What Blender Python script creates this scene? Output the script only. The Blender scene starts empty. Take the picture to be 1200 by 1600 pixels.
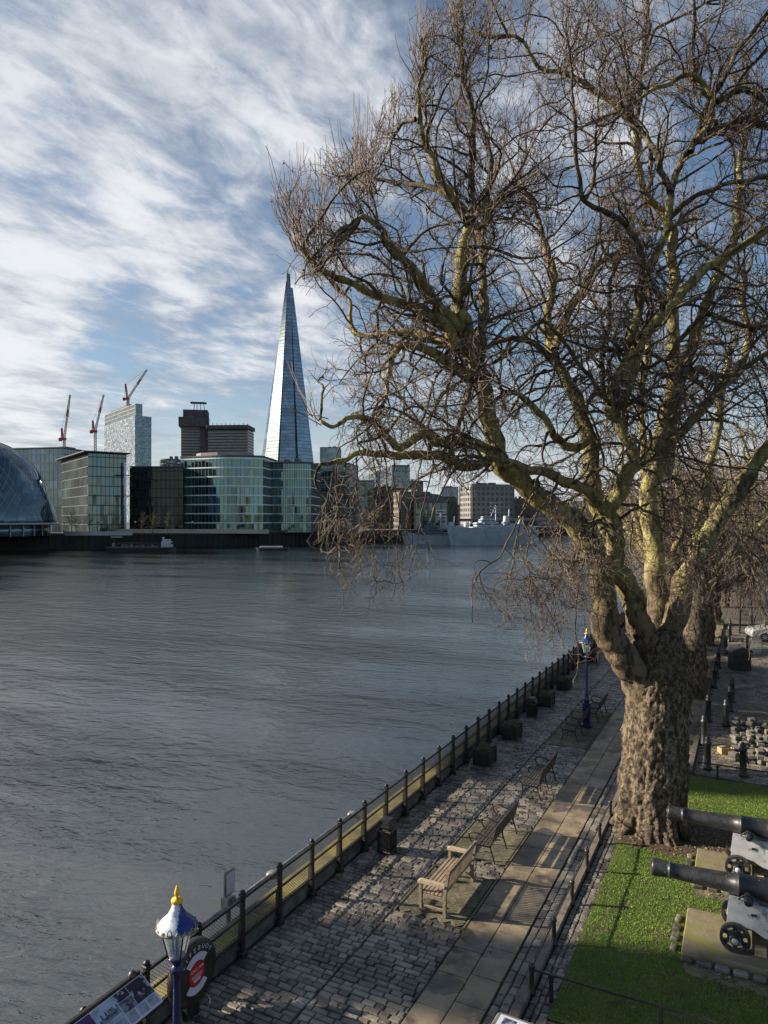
import bpy, math, random
import numpy as np
from mathutils import Vector, Matrix, noise as mnoise

random.seed(7)
rng = np.random.default_rng(7)
C = bpy.context.scene.collection
SC = bpy.context.scene
R_ = math.radians

# ------------------------------------------------------------------ camera
TH = R_(27.0)
FPX = 1110.0
H = 8.2
HOR = 812.0
FW = np.array([-math.sin(TH), math.cos(TH), 0.0])
RT = np.array([math.cos(TH), math.sin(TH), 0.0])
cam_d = bpy.data.cameras.new("camera")
cam = bpy.data.objects.new("camera", cam_d)
C.objects.link(cam)
cam.location = (0, 0, H)
cam.rotation_euler = (R_(90), 0, TH)
cam_d.sensor_fit = 'VERTICAL'
cam_d.sensor_height = 36
cam_d.lens = FPX / 1600 * 36
cam_d.shift_y = (HOR - 800) / 1600
cam_d.clip_start = 0.1
cam_d.clip_end = 20000
SC.camera = cam

# ------------------------------------------------------------------ light
SUN_EL = 23.0
sd = np.array([-0.93, -0.30]); sd /= np.linalg.norm(sd)          # horizontal direction towards the sun
ce = math.cos(R_(SUN_EL))
sunv = Vector((sd[0] * ce, sd[1] * ce, math.sin(R_(SUN_EL))))
sl = bpy.data.lights.new("sun", 'SUN')
sl.energy = 5.0
sl.angle = R_(0.6)
sl.color = (1.0, 0.87, 0.70)
so = bpy.data.objects.new("sun", sl)
C.objects.link(so)
so.rotation_euler = sunv.to_track_quat('Z', 'Y').to_euler()
so.location = (-40, -10, 60)
SC.view_settings.view_transform = 'Standard'
SC.view_settings.look = 'None'
SC.view_settings.gamma = 1
SC.view_settings.exposure = 1.0
SC.cycles.max_bounces = 6
SC.cycles.diffuse_bounces = 2
SC.cycles.glossy_bounces = 3
SC.cycles.transparent_max_bounces = 8
SC.cycles.caustics_reflective = False
SC.cycles.caustics_refractive = False

W = bpy.data.worlds.new("World")
SC.world = W
W.use_nodes = True
nt = W.node_tree
for n in list(nt.nodes): nt.nodes.remove(n)

class NT:
    """tiny node-tree writer"""
    def __init__(s, t): s.t = t
    def n(s, typ, **kw):
        nd = s.t.nodes.new(typ)
        for k, v in kw.items():
            if k.startswith('i_'):
                key = k[2:]
                key = int(key) if key.isdigit() else key.replace('_', ' ')
                v2 = v
                if hasattr(v, 'node') or hasattr(v, 'is_output'): s.t.links.new(v, nd.inputs[key])
                else: nd.inputs[key].default_value = v2
            else: setattr(nd, k, v)
        return nd
    def math(s, op, a, b=None, c=None, clamp=False):
        nd = s.t.nodes.new('ShaderNodeMath'); nd.operation = op; nd.use_clamp = clamp
        for i, x in enumerate((a, b, c)):
            if x is None: continue
            if hasattr(x, 'is_output'): s.t.links.new(x, nd.inputs[i])
            else: nd.inputs[i].default_value = x
        return nd.outputs[0]
    def vmath(s, op, a, b=None):
        nd = s.t.nodes.new('ShaderNodeVectorMath'); nd.operation = op
        for i, x in enumerate((a, b)):
            if x is None: continue
            if hasattr(x, 'is_output'): s.t.links.new(x, nd.inputs[i])
            elif op == 'SCALE' and i == 1: nd.inputs[3].default_value = x
            else: nd.inputs[i].default_value = x
        return nd
    def ramp(s, v, lo, hi, a=0.0, b=1.0, smooth=True):
        nd = s.t.nodes.new('ShaderNodeMapRange')
        nd.interpolation_type = 'SMOOTHSTEP' if smooth else 'LINEAR'
        s.t.links.new(v, nd.inputs[0])
        for i, x in enumerate((lo, hi, a, b)): nd.inputs[i + 1].default_value = x
        return nd.outputs[0]
    def mix(s, f, a, b, typ='MIX'):
        nd = s.t.nodes.new('ShaderNodeMix'); nd.data_type = 'RGBA'; nd.blend_type = typ
        for i, x in ((0, f), (6, a), (7, b)):
            if hasattr(x, 'is_output'): s.t.links.new(x, nd.inputs[i])
            elif i == 0: nd.inputs[0].default_value = x
            else: nd.inputs[i].default_value = (*x, 1) if len(x) == 3 else x
        return nd.outputs[2]
    def link(s, a, b): s.t.links.new(a, b)
    def noise(s, vec, scale, detail=4, rough=0.5, dist=0.0, col=False):
        nd = s.t.nodes.new('ShaderNodeTexNoise')
        if vec is not None: s.t.links.new(vec, nd.inputs['Vector'])
        nd.inputs['Scale'].default_value = scale; nd.inputs['Detail'].default_value = detail
        nd.inputs['Roughness'].default_value = rough; nd.inputs['Distortion'].default_value = dist
        return nd.outputs['Color' if col else 'Fac']
    def mapping(s, vec, loc=(0, 0, 0), rot=(0, 0, 0), scale=(1, 1, 1)):
        nd = s.t.nodes.new('ShaderNodeMapping')
        s.t.links.new(vec, nd.inputs[0])
        nd.inputs[1].default_value = loc; nd.inputs[2].default_value = rot; nd.inputs[3].default_value = scale
        return nd.outputs[0]

w = NT(nt)
sky = w.n('ShaderNodeTexSky', sky_type='NISHITA', sun_disc=False)
sky.sun_elevation = R_(SUN_EL)
sky.sun_rotation = math.atan2(sd[0], sd[1])
sky.air_density = 1.0; sky.dust_density = 0.6; sky.ozone_density = 1.8
tc = w.n('ShaderNodeTexCoord').outputs['Generated']
dirn = w.vmath('NORMALIZE', tc).outputs[0]
sp = w.n('ShaderNodeSeparateXYZ'); w.link(dirn, sp.inputs[0])
zc = w.math('ADD', w.math('MAXIMUM', sp.outputs[2], 0.0), 0.10)
px = w.math('DIVIDE', sp.outputs[0], zc); py = w.math('DIVIDE', sp.outputs[1], zc)
cmb = w.n('ShaderNodeCombineXYZ'); w.link(px, cmb.inputs[0]); w.link(py, cmb.inputs[1])
# clouds lie on a flat sheet overhead, drawn out by the wind along one heading
flow = w.mapping(cmb.outputs[0], loc=(3.1, 1.7, 0), rot=(0, 0, R_(-38)), scale=(1.0, 0.85, 1))
big = w.noise(flow, 0.62, 3, 0.5, 0.3)
mid = w.noise(flow, 3.6, 9, 0.60, 0.5)
fine = w.noise(w.mapping(cmb.outputs[0], loc=(8, 2, 0), rot=(0, 0, R_(-38)), scale=(1.6, 0.8, 1)), 8.0, 8, 0.62, 0.5)
val = w.math('ADD', w.math('MULTIPLY', big, 0.42), w.math('ADD', w.math('MULTIPLY', mid, 0.48), w.math('MULTIPLY', fine, 0.30)))
def pdir(u, v):
    d = FW + RT * (u - 600) / FPX + np.array([0, 0, 1]) * (HOR - v) / FPX
    return tuple(d / np.linalg.norm(d))
def blob(val, u, v, rad, amt):
    dt = w.vmath('DOT_PRODUCT', dirn, pdir(u, v)).outputs['Value']
    b = w.ramp(dt, math.cos(rad), math.cos(rad * 0.15), 0, amt)
    return w.math('ADD', val, b)
for (u, v, r, a) in ((300, 600, .20, -.16), (120, 585, .10, -.07), (400, 340, .13, -.10), (960, 80, .50, -.10), (1000, 420, .42, -.09), (640, 600, .2, -.05),
                     (430, 210, .26, .06), (760, 560, .22, .07), (370, 480, .14, .12), (900, 300, .16, .05), (60, 420, .30, .05), (150, 250, .13, -.05), (30, 640, .22, .08), (1000, 250, .3, .06), (620, 30, .16, -.05)):
    val = blob(val, u, v, r, a)
cover = w.ramp(val, 0.43, 0.69)
# the cloud sheet breaks up behind the viewer and overhead, where the sky is open
fr_ = w.ramp(w.vmath('DOT_PRODUCT', dirn, tuple(FW)).outputs['Value'], 0.25, 0.72)
cover = w.math('MULTIPLY', cover, w.math('ADD', w.math('MULTIPLY', fr_, .9), .1))
body = w.noise(w.mapping(cmb.outputs[0], loc=(1, 5, 0), rot=(0, 0, R_(-30)), scale=(1, .6, 1)), 3.4, 8, 0.6, 0.3)
shade = w.ramp(w.math('ADD', w.math('MULTIPLY', body, 0.45), w.math('MULTIPLY', val, 0.7)), 0.53, 0.80)
ccol = w.mix(shade, (3.7, 4.2, 5.1), (8.9, 9.1, 9.4))
skyc = w.vmath('MULTIPLY', sky.outputs[0], (1.22, 1.24, 1.24)).outputs[0]
hz_ = w.ramp(sp.outputs[2], 0.0, 0.20, 0.80, 0.0)
skyc = w.mix(w.math('MULTIPLY', hz_, w.math('ADD', w.math('MULTIPLY', fr_, .8), .2)), skyc, (6.3, 6.6, 7.0))
skym = w.mix(w.math('MULTIPLY', cover, 0.93), skyc, ccol)
bg = w.n('ShaderNodeBackground'); w.link(skym, bg.inputs[0]); bg.inputs[1].default_value = 0.050
wo = w.n('ShaderNodeOutputWorld'); w.link(bg.outputs[0], wo.inputs[0])

# ------------------------------------------------------------------ helpers
def PW(u, v, Z):
    p = FW * Z + RT * ((u - 600) / FPX * Z)
    return np.array([p[0], p[1], H - (v - HOR) * Z / FPX])
def G(u, v, z0=0.0):
    return PW(u, v, (H - z0) * FPX / (v - HOR))

class MB:
    def __init__(s): s.v = []; s.f = []; s.sm = []; s.mi = []; s.cur = 0
    def add(s, vs, fs, smooth=False):
        o = len(s.v)
        s.v.extend([tuple(map(float, p)) for p in vs])
        for f in fs: s.f.append(tuple(o + i for i in f)); s.sm.append(smooth); s.mi.append(s.cur)
        return s
    def box(s, c, d, rz=0.0, M=None):
        x, y, z = (k / 2 for k in d)
        vs = [(-x, -y, -z), (x, -y, -z), (x, y, -z), (-x, y, -z), (-x, -y, z), (x, -y, z), (x, y, z), (-x, y, z)]
        if M is not None: vs = [M @ Vector(p) for p in vs]
        cr, sr = math.cos(rz), math.sin(rz)
        vs = [(c[0] + p[0] * cr - p[1] * sr, c[1] + p[0] * sr + p[1] * cr, c[2] + p[2]) for p in vs]
        return s.add(vs, [(3, 2, 1, 0), (4, 5, 6, 7), (0, 1, 5, 4), (1, 2, 6, 5), (2, 3, 7, 6), (3, 0, 4, 7)])
    def cbox(s, c, d, b=0.01, rz=0.0):
        """box with its edges taken off"""
        x, y, z = (k / 2 for k in d); b = min(b, x * .6, y * .6, z * .6)
        prof = [(-z, b), (-z + b, 0), (z - b, 0), (z, b)]
        cr, sr = math.cos(rz), math.sin(rz); vs = []
        for (zz, i) in prof:
            X, Y = x - i, y - i; k = b
            for (a, e) in ((-X, -Y + k), (-X + k, -Y), (X - k, -Y), (X, -Y + k), (X, Y - k), (X - k, Y), (-X + k, Y), (-X, Y - k)):
                vs.append((c[0] + a * cr - e * sr, c[1] + a * sr + e * cr, c[2] + zz))
        fs = [tuple(range(7, -1, -1)), tuple(range(24, 32))]
        for j in range(3):
            for i in range(8): fs.append((j * 8 + i, j * 8 + (i + 1) % 8, j * 8 + 8 + (i + 1) % 8, j * 8 + 8 + i))
        return s.add(vs, fs)
    def tube(s, path, rad, n=8, caps=True, smooth=True, ph=0.0):
        path = [Vector(p) for p in path]
        if not hasattr(rad, '__len__'): rad = [rad] * len(path)
        vs = []; fs = []; up = None
        for i, p in enumerate(path):
            a = path[max(i - 1, 0)]; b = path[min(i + 1, len(path) - 1)]
            t = (b - a).normalized()
            if up is None: up = Vector((0, 0, 1)) if abs(t.z) < .9 else Vector((1, 0, 0))
            sx = t.cross(up).normalized(); up = sx.cross(t).normalized()
            for k in range(n):
                an = 2 * math.pi * k / n + ph
                vs.append(p + (sx * math.cos(an) + up * math.sin(an)) * rad[i])
        for i in range(len(path) - 1):
            for k in range(n):
                k2 = (k + 1) % n
                fs.append((i * n + k, i * n + k2, i * n + n + k2, i * n + n + k))
        s.add(vs, fs, smooth)
        if caps:
            o = len(s.v) - len(vs)
            s.f.append(tuple(o + k for k in range(n - 1, -1, -1))); s.sm.append(False); s.mi.append(s.cur)
            s.f.append(tuple(o + (len(path) - 1) * n + k for k in range(n))); s.sm.append(False); s.mi.append(s.cur)
        return s
    def bar(s, a, b, wd, ht=None):
        """square section bar from a to b"""
        ht = ht or wd
        a = Vector(a); b = Vector(b); t = (b - a)
        if t.length < 1e-6: return s
        t.normalize()
        up = Vector((0, 0, 1)) if abs(t.z) < .95 else Vector((1, 0, 0))
        sx = t.cross(up).normalized() * wd / 2; uy = sx.cross(t).normalized() * ht / 2
        vs = [a - sx - uy, a + sx - uy, a + sx + uy, a - sx + uy, b - sx - uy, b + sx - uy, b + sx + uy, b - sx + uy]
        return s.add(vs, [(3, 2, 1, 0), (4, 5, 6, 7), (0, 1, 5, 4), (1, 2, 6, 5), (2, 3, 7, 6), (3, 0, 4, 7)])
    def lathe(s, prof, c=(0, 0, 0), n=20, axis='z', smooth=True, sx=1, sy=1):
        vs = []; fs = []
        for (r, h) in prof:
            for k in range(n):
                an = 2 * math.pi * k / n; a, b = r * math.cos(an) * sx, r * math.sin(an) * sy
                p = (a, b, h) if axis == 'z' else ((h, a, b) if axis == 'x' else (b, h, a))
                vs.append((c[0] + p[0], c[1] + p[1], c[2] + p[2]))
        for j in range(len(prof) - 1):
            for k in range(n):
                k2 = (k + 1) % n
                fs.append((j * n + k, j * n + k2, j * n + n + k2, j * n + n + k))
        fs.append(tuple(range(n - 1, -1, -1))); fs.append(tuple((len(prof) - 1) * n + k for k in range(n)))
        return s.add(vs, fs, smooth)
    def prism(s, poly, a, b, axis='z'):
        """poly in the plane square to the axis, pushed from a to b"""
        n = len(poly); vs = []
        for h in (a, b):
            for (p, q) in poly: vs.append((p, q, h) if axis == 'z' else ((h, p, q) if axis == 'x' else (p, h, q)))
        fs = [tuple(range(n - 1, -1, -1)), tuple(range(n, 2 * n))]
        for i in range(n): fs.append((i, (i + 1) % n, n + (i + 1) % n, n + i))
        return s.add(vs, fs)
    def build(s, name, mats, parent=None, loc=None, auto=True):
        me = bpy.data.meshes.new(name)
        me.from_pydata(s.v, [], s.f)
        me.polygons.foreach_set('use_smooth', s.sm)
        if not isinstance(mats, (list, tuple)): mats = [mats]
        for m in mats: me.materials.append(m)
        if len(mats) > 1: me.polygons.foreach_set('material_index', s.mi)
        me.validate(); me.update()
        o = bpy.data.objects.new(name, me); C.objects.link(o)
        if parent is not None: o.parent = parent
        if loc is not None: o.location = loc
        return o

def npmesh(name, V, F, mat, parent=None, smooth=False):
    """big mesh straight from arrays; F is (n,k)"""
    me = bpy.data.meshes.new(name)
    k = F.shape[1]
    me.vertices.add(len(V)); me.vertices.foreach_set('co', np.ascontiguousarray(V, dtype=np.float32).ravel())
    me.loops.add(F.size); me.loops.foreach_set('vertex_index', np.ascontiguousarray(F, dtype=np.int32).ravel())
    me.polygons.add(len(F)); me.polygons.foreach_set('loop_start', np.arange(len(F), dtype=np.int32) * k)
    me.polygons.foreach_set('loop_total', np.full(len(F), k, dtype=np.int32))
    me.polygons.foreach_set('use_smooth', np.full(len(F), smooth))
    me.materials.append(mat)
    me.update(calc_edges=True)
    o = bpy.data.objects.new(name, me); C.objects.link(o)
    if parent is not None: o.parent = parent
    return o

def tag(o, label, cat, group=None, kind=None):
    o['label'] = label; o['category'] = cat
    if group: o['group'] = group
    if kind: o['kind'] = kind
    return o
def thing(name, label, cat, loc=(0, 0, 0), rz=0.0, group=None):
    o = bpy.data.objects.new(name, None); C.objects.link(o)
    o.location = loc; o.rotation_euler = (0, 0, rz); o.empty_display_size = .2
    return tag(o, label, cat, group)
def struct(o):
    o['kind'] = 'structure'; return o
def dup(o, label=None, loc=None, rz=None, scale=None, parent=None):
    c = o.copy(); C.objects.link(c); c.parent = parent
    if label: c['label'] = label
    if loc is not None: c.location = loc
    if rz is not None: c.rotation_euler = (0, 0, rz)
    if scale is not None: c.scale = (scale, scale, scale)
    for ch in list(o.children): dup(ch, parent=c)
    return c

# ------------------------------------------------------------------ materials
def mat(name, col, rough=0.7, metal=0.0, col2=None, nscale=3.0, nmix=(0.4, 0.65), bump=None, island=0.0, spec=0.5, detail=6, col3=None, n3=1.0, streak=None, coat=0):
    m = bpy.data.materials.new(name); m.use_nodes = True
    t = NT(m.node_tree); b = m.node_tree.nodes['Principled BSDF']
    b.inputs['Roughness'].default_value = rough; b.inputs['Metallic'].default_value = metal
    b.inputs['Specular IOR Level'].default_value = spec
    if coat: b.inputs['Coat Weight'].default_value = coat
    obj = t.n('ShaderNodeTexCoord').outputs['Object']
    c = None
    if streak: obj2 = t.mapping(obj, scale=streak)
    else: obj2 = obj
    if col2 is not None:
        f = t.ramp(t.noise(obj2, nscale, detail, 0.6), nmix[0], nmix[1])
        c = t.mix(f, col, col2)
    if col3 is not None:
        f = t.ramp(t.noise(obj2, n3, 5, 0.6), 0.52, 0.66)
        c = t.mix(f, c if c is not None else col, col3)
    if island:
        gi = t.n('ShaderNodeNewGeometry').outputs['Random Per Island']
        wn = t.n('ShaderNodeTexWhiteNoise', noise_dimensions='1D'); t.link(gi, wn.inputs['W'])
        val = t.ramp(wn.outputs['Value'], 0, 1, 1 - island, 1 + island, smooth=False)
        cc = t.vmath('SCALE', c if c is not None else (*col,))
        if c is not None: pass
        t.link(val, cc.inputs[3]); c = cc.outputs[0]
    if c is None: b.inputs['Base Color'].default_value = (*col, 1)
    else: t.link(c, b.inputs['Base Color'])
    if bump:
        bs, st, ds = bump
        bn = t.n('ShaderNodeBump'); bn.inputs['Strength'].default_value = st; bn.inputs['Distance'].default_value = ds
        t.link(t.noise(obj2, bs, 8, 0.6), bn.inputs['Height']); t.link(bn.outputs[0], b.inputs['Normal'])
    return m

def glass_facade(name, col, cell=(1.5, 4.0), var=0.5, rough=0.06, dark=0.35, lit=0.03, ior=1.9, tilt=0.018, metal=0.0, tint=(0.8, 0.95, 1.0)):
    """coated curtain-wall glass: every pane leans a little its own way and shows rooms of different darkness behind, under broad dark reflections painted into the colour"""
    m = bpy.data.materials.new(name); m.use_nodes = True
    t = NT(m.node_tree); b = m.node_tree.nodes['Principled BSDF']
    obj = t.n('ShaderNodeTexCoord').outputs['Object']
    s = t.n('ShaderNodeSeparateXYZ'); t.link(obj, s.inputs[0])
    a = t.math('FLOOR', t.math('DIVIDE', t.math('ADD', s.outputs[0], t.math('MULTIPLY', s.outputs[1], 0.73)), cell[0]))
    z = t.math('FLOOR', t.math('DIVIDE', s.outputs[2], cell[1]))
    cb = t.n('ShaderNodeCombineXYZ'); t.link(a, cb.inputs[0]); t.link(z, cb.inputs[1])
    wn = t.n('ShaderNodeTexWhiteNoise', noise_dimensions='2D'); t.link(cb.outputs[0], wn.inputs['Vector'])
    refl_dark = t.ramp(t.noise(t.mapping(cb.outputs[0], scale=(0.12, 0.35, 1)), 1.0, 3, 0.6), 0.40, 0.62)  # broad dark reflection shapes, put into the pane colour
    v = t.ramp(wn.outputs['Value'], 0, 1, 1 - var, 1 + var, smooth=False)
    v2 = t.math('MULTIPLY', v, t.ramp(refl_dark, 0, 1, dark, 1.25, smooth=False))
    cc = t.vmath('SCALE', (*col,)); t.link(v2, cc.inputs[3])
    t.link(cc.outputs[0], b.inputs['Base Color'])
    b.inputs['Roughness'].default_value = rough
    b.inputs['Metallic'].default_value = metal
    b.inputs['IOR'].default_value = ior; b.inputs['Specular Tint'].default_value = (*tint, 1)
    geo = t.n('ShaderNodeNewGeometry')
    off = t.vmath('SUBTRACT', wn.outputs['Color'], (0.5, 0.5, 0.5))
    sc2 = t.vmath('SCALE', off.outputs[0], tilt * 2)
    ad = t.vmath('ADD', geo.outputs['Normal'], sc2.outputs[0])
    nm = t.vmath('NORMALIZE', ad.outputs[0])
    t.link(nm.outputs[0], b.inputs['Normal'])
    return m

M = {}
M['iron'] = mat('black_iron', (0.012, 0.012, 0.013), 0.45, 0.0, (0.03, 0.028, 0.025), 6, bump=(25, .25, .01))
M['blue'] = mat('blue_paint', (0.006, 0.013, 0.075), 0.35, 0, (0.01, 0.018, 0.055), 5, bump=(18, .15, .01))
M['gold'] = mat('gold_paint', (0.85, 0.55, 0.03), 0.35, 0.1, (0.7, 0.42, 0.03), 8)
M['lampwhite'] = mat('blue_lamp_paint', (0.015, 0.035, 0.14), 0.3, 0, (0.02, 0.045, 0.17), 4, nmix=(.3, .7), spec=.6, bump=(14, .1, .01))
M['wood'] = mat('weathered_teak', (0.30, 0.235, 0.165), 0.75, 0, (0.16, 0.12, 0.085), 5, bump=(20, .4, .01), island=.15, streak=(6, .6, 6))
M['dwood'] = mat('dark_bench_slat', (0.05, 0.042, 0.035), 0.7, 0, (0.028, 0.024, 0.02), 5, bump=(20, .4, .01), island=.2)
M['plank'] = mat('kerb_oak', (0.16, 0.135, 0.105), 0.85, 0, (0.08, 0.07, 0.055), 4, bump=(14, .5, .02), island=.2)
M['conc'] = mat('river_wall_stone', (0.13, 0.13, 0.115), 0.85, 0, (0.06, 0.06, 0.055), 2.5, bump=(10, .4, .02), col3=(0.10, 0.11, 0.05), n3=1.2)
M['lichen'] = mat('lichen_coping', (0.30, 0.25, 0.07), 0.9, 0, (0.15, 0.13, 0.06), 2.0, bump=(10, .4, .02), col3=(0.16, 0.16, 0.13), n3=3)
M['cobble'] = mat('granite_sett', (0.175, 0.157, 0.130), 0.40, 0, (0.062, 0.056, 0.048), 1.1, bump=(16, .6, .02), island=.62, col3=(0.17, 0.145, 0.11), n3=.8)
M['joint'] = mat('joint_dirt', (0.045, 0.04, 0.033), 0.95, 0, (0.028, 0.027, 0.02), 2, bump=(12, .4, .02))
M['flag'] = mat('york_stone', (0.27, 0.215, 0.14), 0.5, 0, (0.13, 0.105, 0.075), 1.6, bump=(7, .35, .02), island=.22, col3=(0.07, 0.055, 0.042), n3=1.1)
M['brickpad'] = mat('herringbone_brick', (0.14, 0.125, 0.08), 0.85, 0, (0.085, 0.08, 0.055), 1.5, bump=(12, .4, .01), island=.3)
M['mesh'] = M['iron']
M['soil'] = mat('mulch', (0.045, 0.026, 0.018), 0.95, 0, (0.10, 0.065, 0.04), 14, bump=(22, 1, .04))
M['dirt'] = mat('dry_dirt', (0.20, 0.165, 0.11), 0.95, 0, (0.10, 0.09, 0.05), 4, bump=(18, .9, .03), col3=(0.05, 0.075, 0.02), n3=2.2)
M['plinth'] = mat('mossy_slab', (0.22, 0.185, 0.12), 0.85, 0, (0.14, 0.12, 0.07), 2.4, bump=(10, .4, .02), col3=(0.17, 0.17, 0.05), n3=1.3)
M['cgrey'] = mat('carriage_grey', (0.46, 0.48, 0.50), 0.45, 0, (0.36, 0.375, 0.385), 3, bump=(9, .2, .01), col3=(0.20, 0.20, 0.18), n3=5)
M['gun'] = mat('gun_black', (0.016, 0.018, 0.021), 0.42, 0, (0.032, 0.034, 0.037), 6, bump=(16, .5, .01))
t = NT(M['gun'].node_tree); p = M['gun'].node_tree.nodes['Principled BSDF']; old = p.inputs['Base Color'].links[0].from_socket
oc = t.n('ShaderNodeTexCoord').outputs['Object']
sp_ = t.ramp(t.noise(oc, 30, 2, .5), .70, .74); ru_ = t.ramp(t.noise(oc, 4, 7, .7), .60, .68)
t.link(t.mix(sp_, t.mix(t.math('MULTIPLY', ru_, .6), old, (0.07, 0.045, 0.03)), (0.30, 0.31, 0.31)), p.inputs['Base Color'])
M['white'] = mat('white_paint', (0.75, 0.76, 0.78), 0.5)
M['glass'] = None
g = bpy.data.materials.new('lantern_glass'); g.use_nodes = True
tt = NT(g.node_tree); bb = g.node_tree.nodes['Principled BSDF']
bb.inputs['Base Color'].default_value = (0.8, 0.88, 0.85, 1); bb.inputs['Roughness'].default_value = 0.08
bb.inputs['Alpha'].default_value = 0.22; bb.inputs['IOR'].default_value = 1.5
M['glass'] = g
M['purple'] = mat('purple_print', (0.06, 0.03, 0.13), .35)
M['printgrey'] = mat('grey_print', (0.20, 0.22, 0.28), .35, 0, (0.04, 0.045, 0.07), 9, nmix=(.45, .55))
M['printlight'] = mat('pale_print', (0.42, 0.46, 0.56), .35, 0, (0.25, 0.28, 0.36), 5)
M['printdark'] = mat('dark_print', (0.02, 0.02, 0.035), .35, 0, (0.3, 0.32, 0.4), 11, nmix=(.55, .62))
M['red'] = mat('red_paint', (0.45, 0.015, 0.02), .4)
M['label'] = mat('pale_label', (0.52, 0.54, 0.62), .4)
M['pipe'] = mat('grey_pipe', (0.22, 0.23, 0.22), .5, .3, (0.12, .12, .12), 5)
M['leaf'] = mat('planting', (0.04, 0.06, 0.02), 0.7, 0, (0.09, 0.09, 0.035), 3, island=.5)
M['grass'] = mat('grass_blade', (0.115, 0.215, 0.012), 0.6, 0, (0.18, 0.27, 0.022), .9, island=.28, spec=.3)
M['turf'] = mat('turf', (0.06, 0.095, 0.012), 0.95, 0, (0.075, 0.10, 0.022), 1.6, bump=(30, .8, .03), col3=(0.07, 0.05, 0.03), n3=2.3)

# bark
def bark(name, a, b, c, s1, bumpd, bumps=9, nn=(.42, .6), vst=.45, low=False):
    m = bpy.data.materials.new(name); m.use_nodes = True
    t = NT(m.node_tree); p = m.node_tree.nodes['Principled BSDF']
    ob = t.n('ShaderNodeTexCoord').outputs['Object']
    st = t.mapping(ob, scale=(1, 1, vst))
    f1 = t.ramp(t.noise(st, s1, 6, .62), nn[0], nn[1]); f2 = t.ramp(t.noise(st, s1 * 2.7, 7, .65, .4), .47, .60)
    f3 = t.ramp(t.noise(ob, .55, 4, .5), .42, .62)
    c1 = t.mix(f1, a, b); c1 = t.mix(t.math('MULTIPLY', f2, .75), c1, c); c1 = t.mix(t.math('MULTIPLY', f3, .35), c1, a)
    if low:   # old burred bark climbs from the trunk a little way up the limbs
        sz = t.n('ShaderNodeSeparateXYZ'); t.link(ob, sz.inputs[0])
        hz = t.ramp(t.math('ADD', sz.outputs[2], t.math('MULTIPLY', t.math('SUBTRACT', t.noise(ob, 1.6, 5, .7), .5), 5.0)), 5.7, 7.4)
        ob_ = t.mix(t.ramp(t.noise(st, 5.5, 7, .65), .44, .6), (0.17, 0.13, 0.085), (0.045, 0.034, 0.025))
        c1 = t.mix(hz, ob_, c1)
    t.link(c1, p.inputs['Base Color']); p.inputs['Roughness'].default_value = .85
    p.inputs['Specular IOR Level'].default_value = .25
    bn = t.n('ShaderNodeBump'); bn.inputs['Strength'].default_value = .8; bn.inputs['Distance'].default_value = bumpd
    t.link(t.math('ADD', t.noise(st, bumps, 9, .65), t.noise(st, bumps * 3, 5, .6)), bn.inputs['Height']); t.link(bn.outputs[0], p.inputs['Normal'])
    return m
M['trunk'] = bark('burred_bark', (0.085, 0.065, 0.045), (0.34, 0.27, 0.185), (0.02, 0.016, 0.012), 8.0, .12, 16, vst=.6)
M['limb'] = bark('plane_limb_bark', (0.28, 0.245, 0.095), (0.055, 0.045, 0.03), (0.44, 0.39, 0.20), 2.6, .05, 6, low=True)
M['branch'] = bark('plane_branch_bark', (0.085, 0.07, 0.045), (0.032, 0.027, 0.02), (0.22, 0.185, 0.11), 2.2, .02, 7)
M['twig'] = mat('twig_bark', (0.22, 0.172, 0.135), 0.8, 0, (0.11, 0.082, 0.068), .6, island=.35, spec=.2)
M['seed'] = mat('seed_ball_brown', (0.045, 0.03, 0.02), .9)

# ------------------------------------------------------------------ water and land
WZ = -3.4
m = bpy.data.materials.new('river_water'); m.use_nodes = True
t = NT(m.node_tree); p = m.node_tree.nodes['Principled BSDF']
ob = t.n('ShaderNodeTexCoord').outputs['Object']
p.inputs['IOR'].default_value = 2.55; p.inputs['Specular Tint'].default_value = (1, .97, .91, 1); p.inputs['Roughness'].default_value = 0.07
cw = t.mix(t.ramp(t.noise(ob, .03, 4, .5), .4, .6), (0.009, 0.011, 0.009), (0.014, 0.016, 0.012))
t.link(cw, p.inputs['Base Color'])
rot = t.mapping(ob, rot=(0, 0, R_(-22)), scale=(.55, 1.25, 1))
rot2 = t.mapping(ob, rot=(0, 0, R_(-40)), scale=(.8, 1.5, 1))
hsum = t.math('ADD', t.math('MULTIPLY', t.noise(rot, 0.55, 2, .5, .6), 1.0), t.math('ADD', t.math('MULTIPLY', t.noise(rot2, 1.5, 3, .55, .5), .52), t.math('ADD', t.math('MULTIPLY', t.noise(rot, 4.4, 4, .6, .4), .22), t.math('MULTIPLY', t.noise(rot2, 11, 3, .6), .06))))
bigc = t.math('MULTIPLY', t.ramp(t.noise(t.mapping(ob, scale=(.7, 1.6, 1)), .03, 4, .55), .36, .64, .40, 1.2), t.ramp(t.noise(t.mapping(ob, rot=(0, 0, R_(-25)), scale=(.25, 1.5, 1)), .16, 4, .6), .38, .62, .7, 1.25))
bn = t.n('ShaderNodeBump'); bn.inputs['Distance'].default_value = .22
t.link(bigc, bn.inputs['Strength'])
t.link(hsum, bn.inputs['Height']); t.link(bn.outputs[0], p.inputs['Normal'])
M['water'] = m
mb = MB(); mb.add([(-6000, -1500, WZ), (3000, -1500, WZ), (3000, 9000, WZ), (-6000, 9000, WZ)], [(0, 1, 2, 3)])
struct(mb.build('water', M['water']))

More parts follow.
